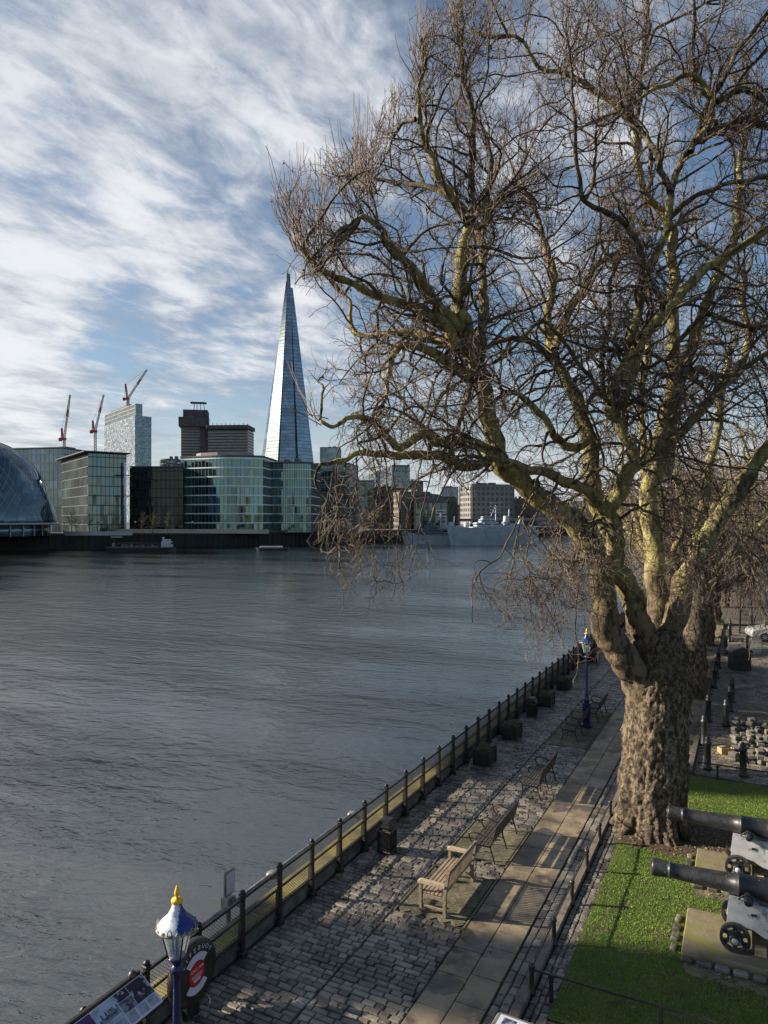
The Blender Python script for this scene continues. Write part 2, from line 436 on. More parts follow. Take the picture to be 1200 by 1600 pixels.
M['ground'] = mat('ground_gravel', (0.09, 0.08, 0.065), .95, 0, (0.055, 0.05, 0.042), .4, bump=(5, .4, .03))
XW = -8.75     # back of the river wall
mb = MB(); mb.add([(XW, -120, -.03), (2500, -120, -.03), (2500, 3500, -.03), (250, 3500, -.03), (40, 420, -.03), (XW, 190, -.03)], [(0, 1, 2, 3, 4, 5)])
struct(mb.build('ground', M['ground']))

# river wall
mb = MB(); mb.box((XW - .12, 35, -1.95), (.24, 310, 3.7)); mb.box((XW + .13, 35, .12), (.24, 310, .24))
rw = mb.build('river_wall', M['conc']); tag(rw, 'low stone river wall running under the black railing', 'wall')
mb = MB()
for k in range(130):
    mb.cbox((XW - .02, -20 + k * 1.5 + .75, .29), (.46, 1.49, .10), .012)
mb.build('coping', M['lichen'], rw)

# ------------------------------------------------------------------ setts and flags
def sett_mesh(x0, x1, y0, y1, lx, ly, z=0.012, jit=.5, along='x', seed=1, far=None):
    r = np.random.default_rng(seed)
    st = []
    y = y0
    while y < y1:
        h = ly * r.uniform(.88, 1.12); x = x0 - r.uniform(0, lx)
        while x < x1:
            l = lx * r.uniform(1 - jit, 1 + jit * .8)
            a, b = max(x, x0), min(x + l, x1)
            if b - a > .05: st.append((a, b, y, min(y + h, y1), z + r.normal() * .006, r.normal() * .012, r.normal() * .02))
            x += l
        y += h
    A = np.array(st)
    g = .007
    n = len(A); V = np.zeros((n, 12, 3))
    a, b, c, d, zz, tl, t2 = A.T
    a = a + g; b = b - g; c = c + g; d = d - g
    for ring, (ins, dz) in enumerate(((0, -.05), (0, -.016), (.016, 0))):
        for k, (X, Y) in enumerate(((a + ins, c + ins), (b - ins, c + ins), (b - ins, d - ins), (a + ins, d - ins))):
            jx = r.normal(size=n) * .005; jy = r.normal(size=n) * .004
            i = ring * 4 + k
            V[:, i, 0] = X + jx; V[:, i, 1] = Y + jy; V[:, i, 2] = zz + dz + (X - (a + b) / 2) * t2 + (Y - (c + d) / 2) * tl
    if along == 'y': V = V[..., [1, 0, 2]]
    F0 = []
    for ring in (0, 1):
        for k in range(4): F0.append((ring * 4 + k, ring * 4 + (k + 1) % 4, ring * 4 + 4 + (k + 1) % 4, ring * 4 + 4 + k))
    F0.append((8, 9, 10, 11))
    F0 = np.array(F0)
    if along == 'y': F0 = F0[:, ::-1]
    F = (F0[None] + (np.arange(n) * 12)[:, None, None]).reshape(-1, 4)
    return V.reshape(-1, 3), F
def setts(name, zones, matl):
    Vs, Fs, o = [], [], 0
    for zn in zones:
        V, F = sett_mesh(**zn); Vs.append(V); Fs.append(F + o); o += len(V)
    return npmesh(name, np.concatenate(Vs), np.concatenate(Fs), matl)
mb = MB(); mb.add([(XW + .2, 2, -.012), (-2.9, 2, -.012), (-2.9, 190, -.012), (XW + .2, 190, -.012)], [(0, 1, 2, 3)])
struct(mb.build('wharf_bed', M['joint']))
Z_ = [dict(x0=-8.44, x1=-6.62, y0=6, y1=90, lx=.26, ly=.135, seed=2)]
ys = [6.0, 13.4, 15.55, 16.2, 18.4, 25.8, 31.2, 90]
for i in range(0, 7, 2): Z_.append(dict(x0=-6.6, x1=-5.02, y0=ys[i], y1=ys[i + 1], lx=.26, ly=.135, seed=3 + i))
struct(setts('cobbled_wharf', Z_, M['cobble']))
struct(setts('sett_channel', [dict(x0=6, x1=75, y0=-3.83, y1=-3.50, lx=.3, ly=.16, along='y', seed=20),
                              dict(x0=10.9, x1=24, y0=-3.27, y1=-2.93, lx=.17, ly=.11, along='y', seed=21),
                              dict(x0=-2.93, x1=6, y0=11.0, y1=11.55, lx=.2, ly=.13, seed=22)], M['cobble']))
# brick pads laid in herringbone
def pad(x0, x1, y0, y1):
    mb = MB(); L, S = .21, .07; c, s_ = math.cos(R_(45)), math.sin(R_(45))
    for i in range(-44, 44):
        for j in range(-14, 15):
            for q in (0, 1):
                # herringbone unit
                bx = i * S + j * 2 * L * 0; 
                X = i * S + (j * L * 2 if True else 0)
                if q == 0: cx, cy, dx, dy = X + L / 2, i * S + S / 2, L, S
                else: cx, cy, dx, dy = X - S / 2 + 0, i * S + L / 2, S, L
                px_, py_ = cx * c - cy * s_, cx * s_ + cy * c
                wx, wy = (x0 + x1) / 2 + px_, (y0 + y1) / 2 + py_
                if x0 + .06 < wx < x1 - .06 and y0 + .06 < wy < y1 - .06:
                    mb.box((wx, wy, -.01 + random.uniform(-.002, .002)), (dx - .008, dy - .008, .04), R_(45))
    return mb
pm = MB()
for a in ((-6.6, -5.03, 13.4, 15.55), (-6.6, -5.03, 16.2, 18.4), (-6.6, -5.03, 25.8, 31.2)):
    q = pad(*a); o = len(pm.v); pm.v += q.v; pm.f += [tuple(o + i for i in f) for f in q.f]; pm.sm += q.sm; pm.mi += q.mi
    for (u0, v0, u1, v1) in ((a[0], a[2], a[0] + .04, a[3]), (a[1] - .03, a[2], a[1] + .01, a[3])):
        pm.box(((u0 + u1) / 2, (v0 + v1) / 2, 0), (u1 - u0, v1 - v0, .05))
struct(pm.build('brick_paving', M['brickpad']))
# flagstones
mb = MB()
def flags(x0, x1, y0, y1, seed):
    r = random.Random(seed); y = y0
    while y < y1:
        l = r.uniform(.62, 1.05)
        mb.cbox(((x0 + x1) / 2, y + l / 2, -.02 + r.uniform(-.004, .004)), (x1 - x0 - .014, l - .014, .08), .008)
        y += l
flags(-5.0, -4.42, 6, 90, 1); flags(-4.42, -3.85, 6, 90, 2)
for i in range(3): flags(-3.2 + i * .5, -2.7 + i * .5, 27, 58, 5 + i)
struct(mb.build('flagstone_path', M['flag']))
fm = M['flag']; t = NT(fm.node_tree); p = fm.node_tree.nodes['Principled BSDF']; old = p.inputs['Base Color'].links[0].from_socket
oc = t.n('ShaderNodeTexCoord').outputs['Object']; damp = t.ramp(t.noise(t.mapping(oc, loc=(3.3, 1.2, 0)), .95, 3, .45), .60, .63)
dk = t.vmath('SCALE', old, .38); t.link(t.mix(damp, old, dk.outputs[0]), p.inputs['Base Color']); t.link(t.ramp(t.noise(t.mapping(oc, loc=(3.3, 1.2, 0)), .95, 3, .45), .60, .63, .55, .18), p.inputs['Roughness'])
# oak kerb
mb = MB(); y = 6.0; r = random.Random(4)
while y < 75:
    l = 2.4; mb.cbox((-3.385, y + l / 2, .03), (.17, l - .012, .13), .012); y += l
kb = mb.build('path_kerb', M['plank']); struct(kb)
mb = MB(); y = 24.9
while y < 60:
    mb.cbox((-1.62, y + 1.2, .05), (.16, 2.39, .14), .012); y += 2.4
struct(mb.build('yard_kerb', M['plank']))

# right hand yard of setts
struct(setts('cobbled_yard', [dict(x0=-1.53, x1=5, y0=24.9, y1=60, lx=.22, ly=.12, seed=30)], M['cobble']))
mb = MB(); mb.add([(-1.55, 24.8, -.012), (12, 24.8, -.012), (12, 60, -.012), (-1.55, 60, -.012)], [(0, 1, 2, 3)])
struct(mb.build('yard_bed', M['joint']))

# ------------------------------------------------------------------ lawn
LX0, LX1, LY0, LY1 = -2.9, 9.0, 11.6, 24.7
def lawn_h(x, y): return .03 + .03 * mnoise.noise(Vector((x * .6, y * .6, 0)))
def in_bed(x, y):
    # trunk bed and the bare ground round the gun plinths
    if (x + 1.75) ** 2 / 3.1 + (y - 19.9) ** 2 / 1.7 < 1 + .25 * mnoise.noise(Vector((x * 2, y * 2, 3))): return 1
    e = .12 * mnoise.noise(Vector((x * 3, y * 3, 9)))
    for yy in (14.25, 17.2):
        if x > -1.02 + e and yy - .38 + e < y < yy + 1.95 + e * 2: return 2
    return 0
nx, ny = 90, 100
mb = MB(); vs = []; fs = []
for j in range(ny + 1):
    for i in range(nx + 1):
        x = LX0 + (LX1 - LX0) * i / nx; y = LY0 + (LY1 - LY0) * j / ny
        vs.append((x, y, lawn_h(x, y) - (.02 if in_bed(x, y) else 0)))
lawn_mats = [M['turf'], M['soil'], M['dirt']]
for j in range(ny):
    for i in range(nx):
        a = j * (nx + 1) + i; x = LX0 + (LX1 - LX0) * (i + .5) / nx; y = LY0 + (LY1 - LY0) * (j + .5) / ny
        mb.cur = in_bed(x, y); 
        mb.f.append((a, a + 1, a + nx + 2, a + nx + 1)); mb.sm.append(True); mb.mi.append(mb.cur)
mb.v = vs
struct(mb.build('lawn_ground', lawn_mats))
N = 120000
gx = rng.uniform(LX0, 4.2, N); gy = rng.uniform(LY0, LY1, N)
keep = np.array([(in_bed(a, b) == 0 and mnoise.noise(Vector((a * 1.7, b * 1.7, 4))) + .5 * mnoise.noise(Vector((a * 6, b * 6, 1))) < .55 + .5 * random.random() and
                  min(a - LX0, LY1 - b) > .10 * abs(mnoise.noise(Vector((a * 5, b * 5, 7)))) * 2) or random.random() < .05 for a, b in zip(gx, gy)])
gx, gy = gx[keep], gy[keep]; N = len(gx)
gz = np.array([lawn_h(a, b) for a, b in zip(gx, gy)])
an = rng.uniform(0, 2 * np.pi, N); hh = rng.uniform(.018, .045, N); ww = rng.uniform(.006, .011, N)
le = rng.uniform(0, 2 * np.pi, N); lm = rng.uniform(.0, .03, N)
B = np.stack([gx, gy, gz - .005], 1)
V = np.stack([B + np.stack([np.cos(an) * ww, np.sin(an) * ww, 0 * an], 1), B - np.stack([np.cos(an) * ww, np.sin(an) * ww, 0 * an], 1),
              B + np.stack([np.cos(le) * lm, np.sin(le) * lm, hh], 1)], 1).reshape(-1, 3)
gr = npmesh('grass', V, np.arange(N * 3).reshape(-1, 3), M['grass'])
tag(gr, 'short mown green grass of the lawn round the cannons', 'grass', kind='stuff')
# wood chips and stones on the bare ground
mb = MB()
for k in range(1500):
    if k % 3: x, y = rng.uniform(-1.1, 1.6), rng.uniform(13.8, 19.2)
    else: x, y = rng.uniform(-3.3, .1), rng.uniform(18.4, 21.3)
    if not in_bed(x, y) or (x > -.68 and (14.4 < y < 16.05 or 17.3 < y < 19)): continue
    s_ = rng.uniform(.012, .04); mb.box((x, y, lawn_h(x, y) - .01), (s_ * 1.8, s_, s_ * .6), rng.uniform(0, 3))
tag(mb.build('bark_chips', mat('chips', (0.22, 0.16, 0.10), .9, 0, (0.10, 0.07, 0.045), 5, island=.5)), 'loose bark chips and pebbles strewn on the bare soil', 'bark chips', kind='stuff')

mb = MB(); rl = random.Random(12)
for k in range(420):
    if k % 2: x, y, z = rl.uniform(LX0, 2.5), rl.uniform(LY0, LY1), .065
    else: x, y, z = rl.uniform(-8.2, -3.0), rl.uniform(8, 40), .045
    a = rl.uniform(0, 6.3); s_ = rl.uniform(.02, .045); tl = rl.uniform(-.01, .02)
    mb.add([(x, y, z), (x + math.cos(a) * s_ - math.sin(a) * s_ * .6, y + math.sin(a) * s_ + math.cos(a) * s_ * .6, z + tl), (x + math.cos(a) * s_ * 2, y + math.sin(a) * s_ * 2, z), (x + math.cos(a) * s_ + math.sin(a) * s_ * .6, y + math.sin(a) * s_ - math.cos(a) * s_ * .6, z + tl)], [(0, 1, 2, 3)])
tag(mb.build('fallen_leaves', mat('dead_leaf', (0.24, 0.16, 0.08), .8, 0, (0.12, 0.08, 0.05), 5, island=.5)), 'dry fallen leaves scattered over the lawn and paving', 'leaves', kind='stuff')

# ------------------------------------------------------------------ the big plane tree
def smooth_path(pts, sub=5, wig=0.0, seed=0):
    P = [Vector(p[:3]) for p in pts]; Rr = [p[3] for p in pts]
    out = []; rad = []
    n = len(P)
    for i in range(n - 1):
        p0 = P[max(i - 1, 0)]; p1 = P[i]; p2 = P[i + 1]; p3 = P[min(i + 2, n - 1)]
        for k in range(sub):
            t_ = k / sub
            q = 0.5 * ((2 * p1) + (p2 - p0) * t_ + (2 * p0 - 5 * p1 + 4 * p2 - p3) * t_ ** 2 + (3 * p1 - p0 - 3 * p2 + p3) * t_ ** 3)
            r0 = Rr[i] * (1 - t_) + Rr[i + 1] * t_
            q = q + Vector((mnoise.noise(q * 1.3 + Vector((seed, 0, 0))), mnoise.noise(q * 1.3 + Vector((0, seed + 5, 0))), mnoise.noise(q * 1.3 + Vector((0, 0, seed + 9))))) * wig
            q = q + Vector((mnoise.noise(q * 4 + Vector((seed, 3, 0))), mnoise.noise(q * 4 + Vector((5, seed, 0))), mnoise.noise(q * 4 + Vector((7, 0, seed))))) * wig * .45
            out.append(q); rad.append(r0)
    out.append(P[-1]); rad.append(Rr[-1])
    return out, rad
def rough_tube(mb, path, rad, n, amp, fs=4.0, ridge=0.0):
    vs = []; up = None
    L = len(path)
    for i, p in enumerate(path):
        a = path[max(i - 1, 0)]; b = path[min(i + 1, L - 1)]
        t_ = (b - a).normalized()
        if up is None: up = Vector((0, 1, 0)) if abs(t_.z) > .7 else Vector((0, 0, 1))
        sx = t_.cross(up).normalized(); up = sx.cross(t_).normalized()
        for k in range(n):
            an_ = 2 * math.pi * k / n
            d = sx * math.cos(an_) + up * math.sin(an_)
            q = p + d * rad[i]
            nn = mnoise.fractal(q * fs, .9, 2.1, 4)
            ex = .0 if rad[i] < .2 else .10 * max(0, min(1, (7.0 - q.z) / 3)) * (abs(mnoise.noise(q * 6)) + .5 * mnoise.noise(q * 13))
            vs.append(p + d * (rad[i] * (1 + amp * nn) + ex))
    fs_ = []
    for i in range(L - 1):
        for k in range(n):
            k2 = (k + 1) % n; fs_.append((i * n + k, i * n + k2, i * n + n + k2, i * n + n + k))
    fs_.append(tuple((L - 1) * n + k for k in range(n)))
    mb.add(vs, fs_, True)
ZT = 19.0
PXM = ZT / FPX
def L(pts, r0, r1, z0, z1, fl=0.0):
    n = len(pts); out = []
    tot = [0]
    for i in range(1, n): tot.append(tot[-1] + math.hypot(pts[i][0] - pts[i - 1][0], pts[i][1] - pts[i - 1][1]))
    for i, (u, v) in enumerate(pts):
        f = tot[i] / tot[-1]; Z = z0 + (z1 - z0) * f
        q = PW(u, v, Z); out.append((q[0], q[1], q[2], (r0 + (r1 - r0) * f) * PXM * (1 + fl * math.exp(-f * 11))))
    return out
LIMBS = [
 # A: big left limb out over the river
 L([(1012,1110),(1000,1070),(975,1030),(955,1003),(943,985),(945,955),(943,925),(938,885),(925,850),(900,820),(865,795),(835,772),(808,750),(785,725),(772,690),(762,650),(756,605),(742,562),(729,528)], 21, 11, 19, 17.2, .35),
 L([(729,528),(718,480),(714,450),(718,415),(722,385),(733,353)], 11, 7, 17.2, 16.8),
 L([(727,520),(702,498),(677,473),(663,450),(640,417),(617,387),(600,360),(575,342),(562,340)], 9, 3, 17.2, 15.2),
 L([(729,545),(712,533),(693,507),(660,487),(600,465),(560,443),(520,432),(497,420),(482,402),(472,386)], 8.5, 2.5, 17.2, 15.5),
 L([(737,560),(712,545),(690,533),(660,524),(620,520),(585,525),(553,521),(546,500),(545,475),(540,462)], 8, 2.5, 17.3, 18.8),
 L([(745,590),(733,592),(705,570),(680,556),(655,545),(632,541),(618,550),(607,580),(605,605),(600,628)], 9, 2.2, 17.4, 16),
 L([(733,353),(727,333),(707,310),(687,283),(673,247),(657,207),(652,187),(653,150),(658,123),(664,97),(655,60)], 6.5, 1.4, 16.8, 15.5),
 L([(700,305),(667,293),(643,288),(613,283),(577,278),(566,272)], 4.5, 2, 16.8, 17.8),
 L([(652,187),(630,187),(620,203),(614,216)], 3.4, 1.6, 16, 16.6),
 L([(733,353),(735,320),(737,300),(740,260),(737,213),(732,167),(727,143),(720,127),(720,100),(722,50),(720,2)], 5.5, 1.3, 16.8, 15.8),
 L([(733,353),(753,353),(767,333),(763,300),(765,247),(758,207),(740,173)], 5, 2, 16.8, 18.2),
 L([(767,333),(780,317),(800,303),(822,300)], 3.5, 2, 17.2, 18.2),
 L([(750,590),(744,563),(750,530),(754,497),(756,450),(753,410),(748,370),(742,345)], 8, 4.5, 17.2, 18),
 L([(776,700),(765,703),(733,690),(707,687),(680,690),(660,680),(625,697),(600,672),(577,654),(543,652),(520,662),(500,657)], 8.5, 2.2, 17.3, 14.6),
 L([(788,718),(767,713),(747,723),(720,727),(697,714),(673,710),(640,711),(600,710),(567,707),(543,720),(517,728),(500,728)], 9.5, 2.5, 17.3, 15.6),
 L([(758,605),(742,590),(732,610),(722,640),(716,675)], 5, 3, 17.4, 16.5),
 # B: second limb and the pair going left
 L([(1034,1075),(1020,1035),(1010,1000),(1000,975),(992,950),(983,917),(967,893),(960,862),(960,828),(947,803),(960,780),(977,745),(990,728)], 20, 11, 19.2, 18.2, .5),
 L([(990,728),(985,700),(972,675),(968,655),(972,628),(984,600),(1000,560),(1003,525)], 9, 6, 18.2, 18),
 L([(955,815),(933,782),(910,763),(877,753),(843,735),(815,727),(795,722)], 9.5, 5.5, 18.6, 16.6),
 L([(950,830),(938,795),(925,750),(920,700),(911,662),(900,627),(884,592),(868,563),(860,530),(853,503),(858,463),(867,423),(855,397),(850,367),(838,330)], 15, 3.5, 18.6, 20),
 L([(872,570),(850,552),(833,541),(812,531),(796,527),(775,535),(757,548)], 6, 3.5, 19, 19.4),
 L([(865,545),(877,513),(897,473),(917,447),(933,413),(967,393),(993,370)], 7, 3.5, 19.2, 20.5),
 L([(915,690),(890,700),(868,677),(850,652),(830,630),(808,618),(790,612)], 7.5, 3.5, 18.6, 17.4),
 # C: the central limb
 L([(1036,1075),(1034,1010),(1029,945),(1021,890),(1016,833),(1012,783),(1019,740),(1026,700),(1031,675),(1040,650),(1048,617),(1053,567),(1050,500),(1051,450),(1052,383),(1050,360)], 18, 8, 19.3, 20.6, .6),
 L([(1050,360),(1031,330),(1008,298),(997,268),(995,233),(990,200),(975,180),(955,155),(917,130),(883,116),(847,107),(833,90),(817,67),(798,57)], 7, 2.5, 20.6, 19),
 L([(992,200),(997,170),(998,130),(1001,100),(1010,67),(1014,25),(1012,-20)], 5, 3.5, 20.4, 20.8),
 L([(1010,300),(1018,240),(1005,205),(990,185)], 4.5, 3, 20.5, 19.8),
 L([(1003,90),(1020,55),(1034,38),(1075,20),(1100,5)], 3.2, 2, 20.8, 21.6),
 # D: slanting bright limbs through the middle
 L([(968,655),(950,645),(960,613),(977,563),(997,537),(1030,497),(1063,463),(1087,435),(1110,415),(1153,387),(1200,357),(1240,340)], 8, 5, 18.1, 16.2),
 L([(975,600),(985,545),(998,495),(1003,450),(1013,420),(1030,382),(1043,350),(1047,320),(1050,295),(1058,267),(1074,238),(1090,220),(1107,197),(1116,165),(1118,148),(1108,136),(1093,128),(1080,117),(1047,130),(1013,143),(987,163)], 7.5, 2.4, 18, 16.6),
 L([(1088,128),(1085,113),(1083,67),(1086,30),(1085,-20)], 2.8, 2, 16.9, 16.2),
 L([(1118,148),(1127,130),(1150,86),(1183,40),(1205,10)], 3.6, 2.4, 16.8, 15.8),
 L([(1118,160),(1133,152),(1153,143),(1180,147),(1210,170)], 5, 4, 16.8, 17.4),
 L([(1088,222),(1117,201),(1150,190),(1167,184),(1185,195),(1215,206)], 5.5, 4.5, 17, 18),
 L([(1045,345),(1060,327),(1090,307),(1120,290),(1160,280),(1205,273)], 3.8, 2.5, 17.2, 16),
 L([(1078,235),(1092,205),(1100,172),(1107,153)], 4.5, 3.8, 17, 17.4),
 L([(1047,300),(1040,273),(1023,233),(1000,207),(977,185)], 5, 3.2, 17.2, 18.6),
 L([(1004,450),(1000,400),(987,362),(963,340),(933,321),(910,311),(903,283),(898,200),(893,133),(890,80)], 5, 1.5, 17.8, 16.6),
 L([(912,312),(925,290),(930,200),(934,110)], 2.2, 1.2, 17, 16.6),
 L([(960,640),(943,600),(950,500),(958,430)], 4, 3, 18, 18.8),
 L([(965,650),(935,610),(900,560),(870,520),(850,505),(828,515),(800,545)], 3.8, 2, 18, 16.8),
 # E: right hand limbs
 L([(1040,1070),(1048,1000),(1063,940),(1077,893),(1100,858),(1114,825),(1133,798),(1157,767),(1183,722),(1210,690)], 19, 10, 19.2, 18.6, .6),
 L([(1040,740),(1045,700),(1052,640),(1064,590),(1083,540),(1093,500),(1101,475),(1120,437),(1137,393),(1150,357),(1153,330),(1153,283),(1160,233),(1170,200),(1180,150)], 11, 4, 20, 20.6),
 L([(1050,690),(1093,640),(1127,610),(1153,583),(1167,550),(1173,515),(1160,480),(1165,430)], 8, 4.5, 19.8, 21),
 L([(1173,515),(1200,505),(1230,480)], 5, 4, 20.6, 21),
 L([(1035,590),(1083,580),(1133,587),(1180,565),(1215,540)], 5, 3.5, 18, 17),
 L([(1045,560),(1095,495),(1130,500),(1165,512),(1210,510)], 4, 3, 19.4, 18),
 L([(1019,880),(1012,800),(1005,700),(1003,640),(1010,560),(1018,480)], 8, 5, 20, 22),
 L([(1066,930),(1090,830),(1110,720),(1125,640),(1140,560)], 9, 6, 20.5, 23),
 L([(560,715),(556,760),(548,800),(552,850),(545,885)], 1.18, 0.42, 15.9, 15.2),
 L([(585,712),(592,760),(584,810),(590,850),(584,900)], 1.18, 0.42, 16, 15.4),
 L([(520,730),(512,770),(505,810),(498,845)], 1.12, 0.42, 15.6, 15.1),
 L([(602,712),(604,750),(612,790),(606,840),(615,900),(612,935)], 1.12, 0.42, 16.1, 15.6),
 L([(540,722),(536,760),(528,800),(520,842)], 1.05, 0.42, 15.7, 16.1),
 L([(660,712),(650,750),(640,800),(628,850),(622,900)], 1.12, 0.42, 16.6, 16),
 L([(820,775),(812,830),(800,880),(790,930),(800,970)], 1.24, 0.49, 17.2, 16.3),
 L([(880,800),(870,850),(862,900),(868,950),(860,1000)], 1.24, 0.49, 17.8, 16.8),
 L([(930,800),(925,850),(935,900),(925,950)], 1.12, 0.49, 18, 17),
 # hanging sprays traced from the picture
 L([(847,738),(830,770),(809,808),(791,854),(777,878),(749,896),(737,924),(739,973)], 1.61, 0.70, 17.2, 16),
 L([(851,787),(830,822),(825,868),(830,910),(845,945)], 1.36, 0.63, 17.6, 16.4),
 L([(525,728),(528,780),(532,815),(532,857),(536,924),(532,966)], 1.24, 0.42, 15.8, 15.2),
 L([(905,820),(915,860),(903,930),(897,987),(905,1040),(899,1070)], 1.36, 0.56, 18.2, 16.6),
 L([(700,715),(672,740),(660,790),(650,850),(640,900)], 1.36, 0.49, 16.8, 15.8),
 L([(620,710),(615,750),(622,800),(618,870),(630,930)], 1.24, 0.42, 16, 15.2),
 L([(1010,770),(1060,750),(1075,800),(1068,860),(1080,920)], 1.36, 0.70, 18, 16.8),
 L([(1060,640),(1075,700),(1120,770),(1132,830)], 1.36, 0.70, 17.6, 16.4),
]
tree_base = PW(1021, 1291, ZT)
TB = Vector((tree_base[0], tree_base[1], 0))
tree = thing('plane_tree', 'huge bare plane tree with a burred trunk beside the riverside path', 'tree', TB)
tr = []
for (u, v, r) in ((1019, 1300, 60), (1019, 1285, 53), (1020, 1262, 49.5), (1021, 1220, 48), (1021, 1150, 48), (1025, 1090, 46), (1031, 1045, 41), (1036, 1018, 33), (1039, 1000, 24), (1040, 985, 8)):
    q = PW(u, v, ZT); tr.append((q[0], q[1], q[2], r * PXM))
path, rad = smooth_path(tr, 14)
def trunk_mesh(path, rad, n=150):
    vs = []; fs_ = []; Lp = len(path)
    for i, p in enumerate(path):
        for k in range(n):
            a_ = 2 * math.pi * k / n
            d = Vector((math.cos(a_), math.sin(a_), 0)); q = p + d * rad[i]
            base = max(0, 1 - max(p.z, 0) / 1.7)
            lob = math.sin(a_ * 5 + 1 + p.z * .3) * .5 + math.sin(a_ * 8 + 2.2) * .3 + math.sin(a_ * 13 + p.z * .8) * .2
            fl = base ** 2.0 * (.05 + .22 * lob)
            big_ = mnoise.fractal(Vector((q.x * 1.5, q.y * 1.5, q.z * .9)), .8, 2, 2) * .10
            vert = mnoise.noise(Vector((math.cos(a_) * 4.5, math.sin(a_) * 4.5, p.z * .55))) * .10 * (.4 + min(1, base * 1.6))
            burr = abs(mnoise.noise(Vector((q.x * 7, q.y * 7, q.z * 5)))) * .055 + mnoise.fractal(q * 16, .8, 2.1, 4) * .045
            vs.append(p + d * (rad[i] * (1 + fl) + big_ + vert + burr) - Vector(TB))
    for i in range(Lp - 1):
        for k in range(n):
            k2 = (k + 1) % n; fs_.append((i * n + k, i * n + k2, i * n + n + k2, i * n + n + k))
    fs_.append(tuple((Lp - 1) * n + k for k in range(n)))
    return vs, fs_
mb = MB(); vs, fs_ = trunk_mesh(path, rad); mb.add(vs, fs_, True)
mb.build('trunk', M['trunk'], tree)
mb = MB()   # root toes
for k in range(6):
    a_ = R_(165 + k * 34 + random.uniform(-6, 6)); d = Vector((math.cos(a_), math.sin(a_), 0))
    P0 = [d * .62 + Vector((0, 0, .6)), d * .84 + Vector((0, 0, .24)), d * 1.02 + Vector((0, 0, .07)), d * 1.22 + Vector((0, 0, -.06))]
    pp, rr = smooth_path([(q.x, q.y, q.z, r0) for q, r0 in zip(P0, (.2, .17, .12, .06))], 5)
    rough_tube(mb, pp, rr, 12, .35, 5)
mb.build('root', M['trunk'], tree)
tree_limbs = []
for i, lp in enumerate(LIMBS):
    pp, rr = smooth_path(lp, 5, .10, i * 3.1)
    tree_limbs.append((np.array([tuple(q) for q in pp]), np.array(rr)))
    loc = [q - TB for q in pp]
    mb = MB(); big_ = rr[0] > .14
    rough_tube(mb, loc, rr, 20 if big_ else 9, .22 if big_ else .2, 3.2 if big_ else 5)
    mb.build('limb', M['limb'] if rr[0] > .11 else M['branch'], tree)

# --- branches, twigs: grown in arrays
def norm(a): return a / np.maximum(np.linalg.norm(a, axis=-1, keepdims=True), 1e-9)
def grow(st, dr, ln, ns, wig, trop, r):
    n = len(st); P = np.zeros((n, ns + 1, 3)); P[:, 0] = st; d = norm(dr)
    bend = r.normal(size=(n, 3)) * wig * .35
    for i in range(ns):
        if i % 3 == 0: bend = r.normal(size=(n, 3)) * wig * .5
        d = norm(d + r.normal(size=(n, 3)) * wig + bend + np.stack([0 * trop, 0 * trop, trop], 1))
        P[:, i + 1] = P[:, i] + d * (ln / ns)[:, None]
    return P
def spawn(P, per, r, lo=.15, hi=1.0, ang=(35, 80)):
    n, k, _ = P.shape
    idx = np.repeat(np.arange(n), per); m_ = len(idx)
    tt_ = r.uniform(lo, hi, m_) * (k - 1); i0 = np.minimum(tt_.astype(int), k - 2); f = (tt_ - i0)[:, None]
    a = P[idx, i0]; b = P[idx, i0 + 1]
    d = norm(b - a); q = r.normal(size=(m_, 3)); q = norm(q - d * np.sum(q * d, 1, keepdims=True))
    an_ = np.radians(r.uniform(ang[0], ang[1], m_))[:, None]
    return a * (1 - f) + b * f, d * np.cos(an_) + q * np.sin(an_), idx, tt_ / (k - 1)
def tubes(P, r0, r1, sides):
    n, k, _ = P.shape
    T = norm(np.concatenate([P[:, 1:2] - P[:, :1], P[:, 2:] - P[:, :-2], P[:, -1:] - P[:, -2:-1]], 1))
    ref = np.zeros_like(T); ref[..., 2] = 1; mk = np.abs(T[..., 2]) > .9; ref[mk] = (1, 0, 0)
    S = norm(np.cross(T, ref)); U = np.cross(S, T)
    f = np.linspace(0, 1, k)[None, :, None]
    Rr = r0[:, None, None] * (1 - f) + r1[:, None, None] * f
    V = np.stack([P + (S * math.cos(2 * math.pi * j / sides) + U * math.sin(2 * math.pi * j / sides)) * Rr for j in range(sides)], 2)
    base = (np.arange(n) * k * sides)[:, None, None] + (np.arange(k - 1) * sides)[None, :, None]
    j = np.arange(sides)[None, None, :]; j2 = (j + 1) % sides
    F = np.stack([base + j, base + j2, base + sides + j2, base + sides + j], -1).reshape(-1, 4)
    return V.reshape(-1, 3), F
def proj(p):
    q = p - np.array([0, 0, H]); Z = q @ FW; X = q @ RT
    return 600 + FPX * X / Z, HOR - FPX * q[:, 2] / Z
EV = np.array([-200, 0, 60, 130, 200, 240, 290, 400, 470, 540, 620, 700, 850, 960, 1000, 1100])
EU = np.array([700, 655, 640, 600, 565, 440, 412, 408, 418, 455, 485, 492, 475, 510, 700, 760])
BU = np.array([400, 480, 560, 640, 720, 745, 830, 930, 960, 1000, 1100, 1300])
BV = np.array([500, 880, 985, 940, 880, 1000, 1060, 1075, 960, 960, 985, 990])
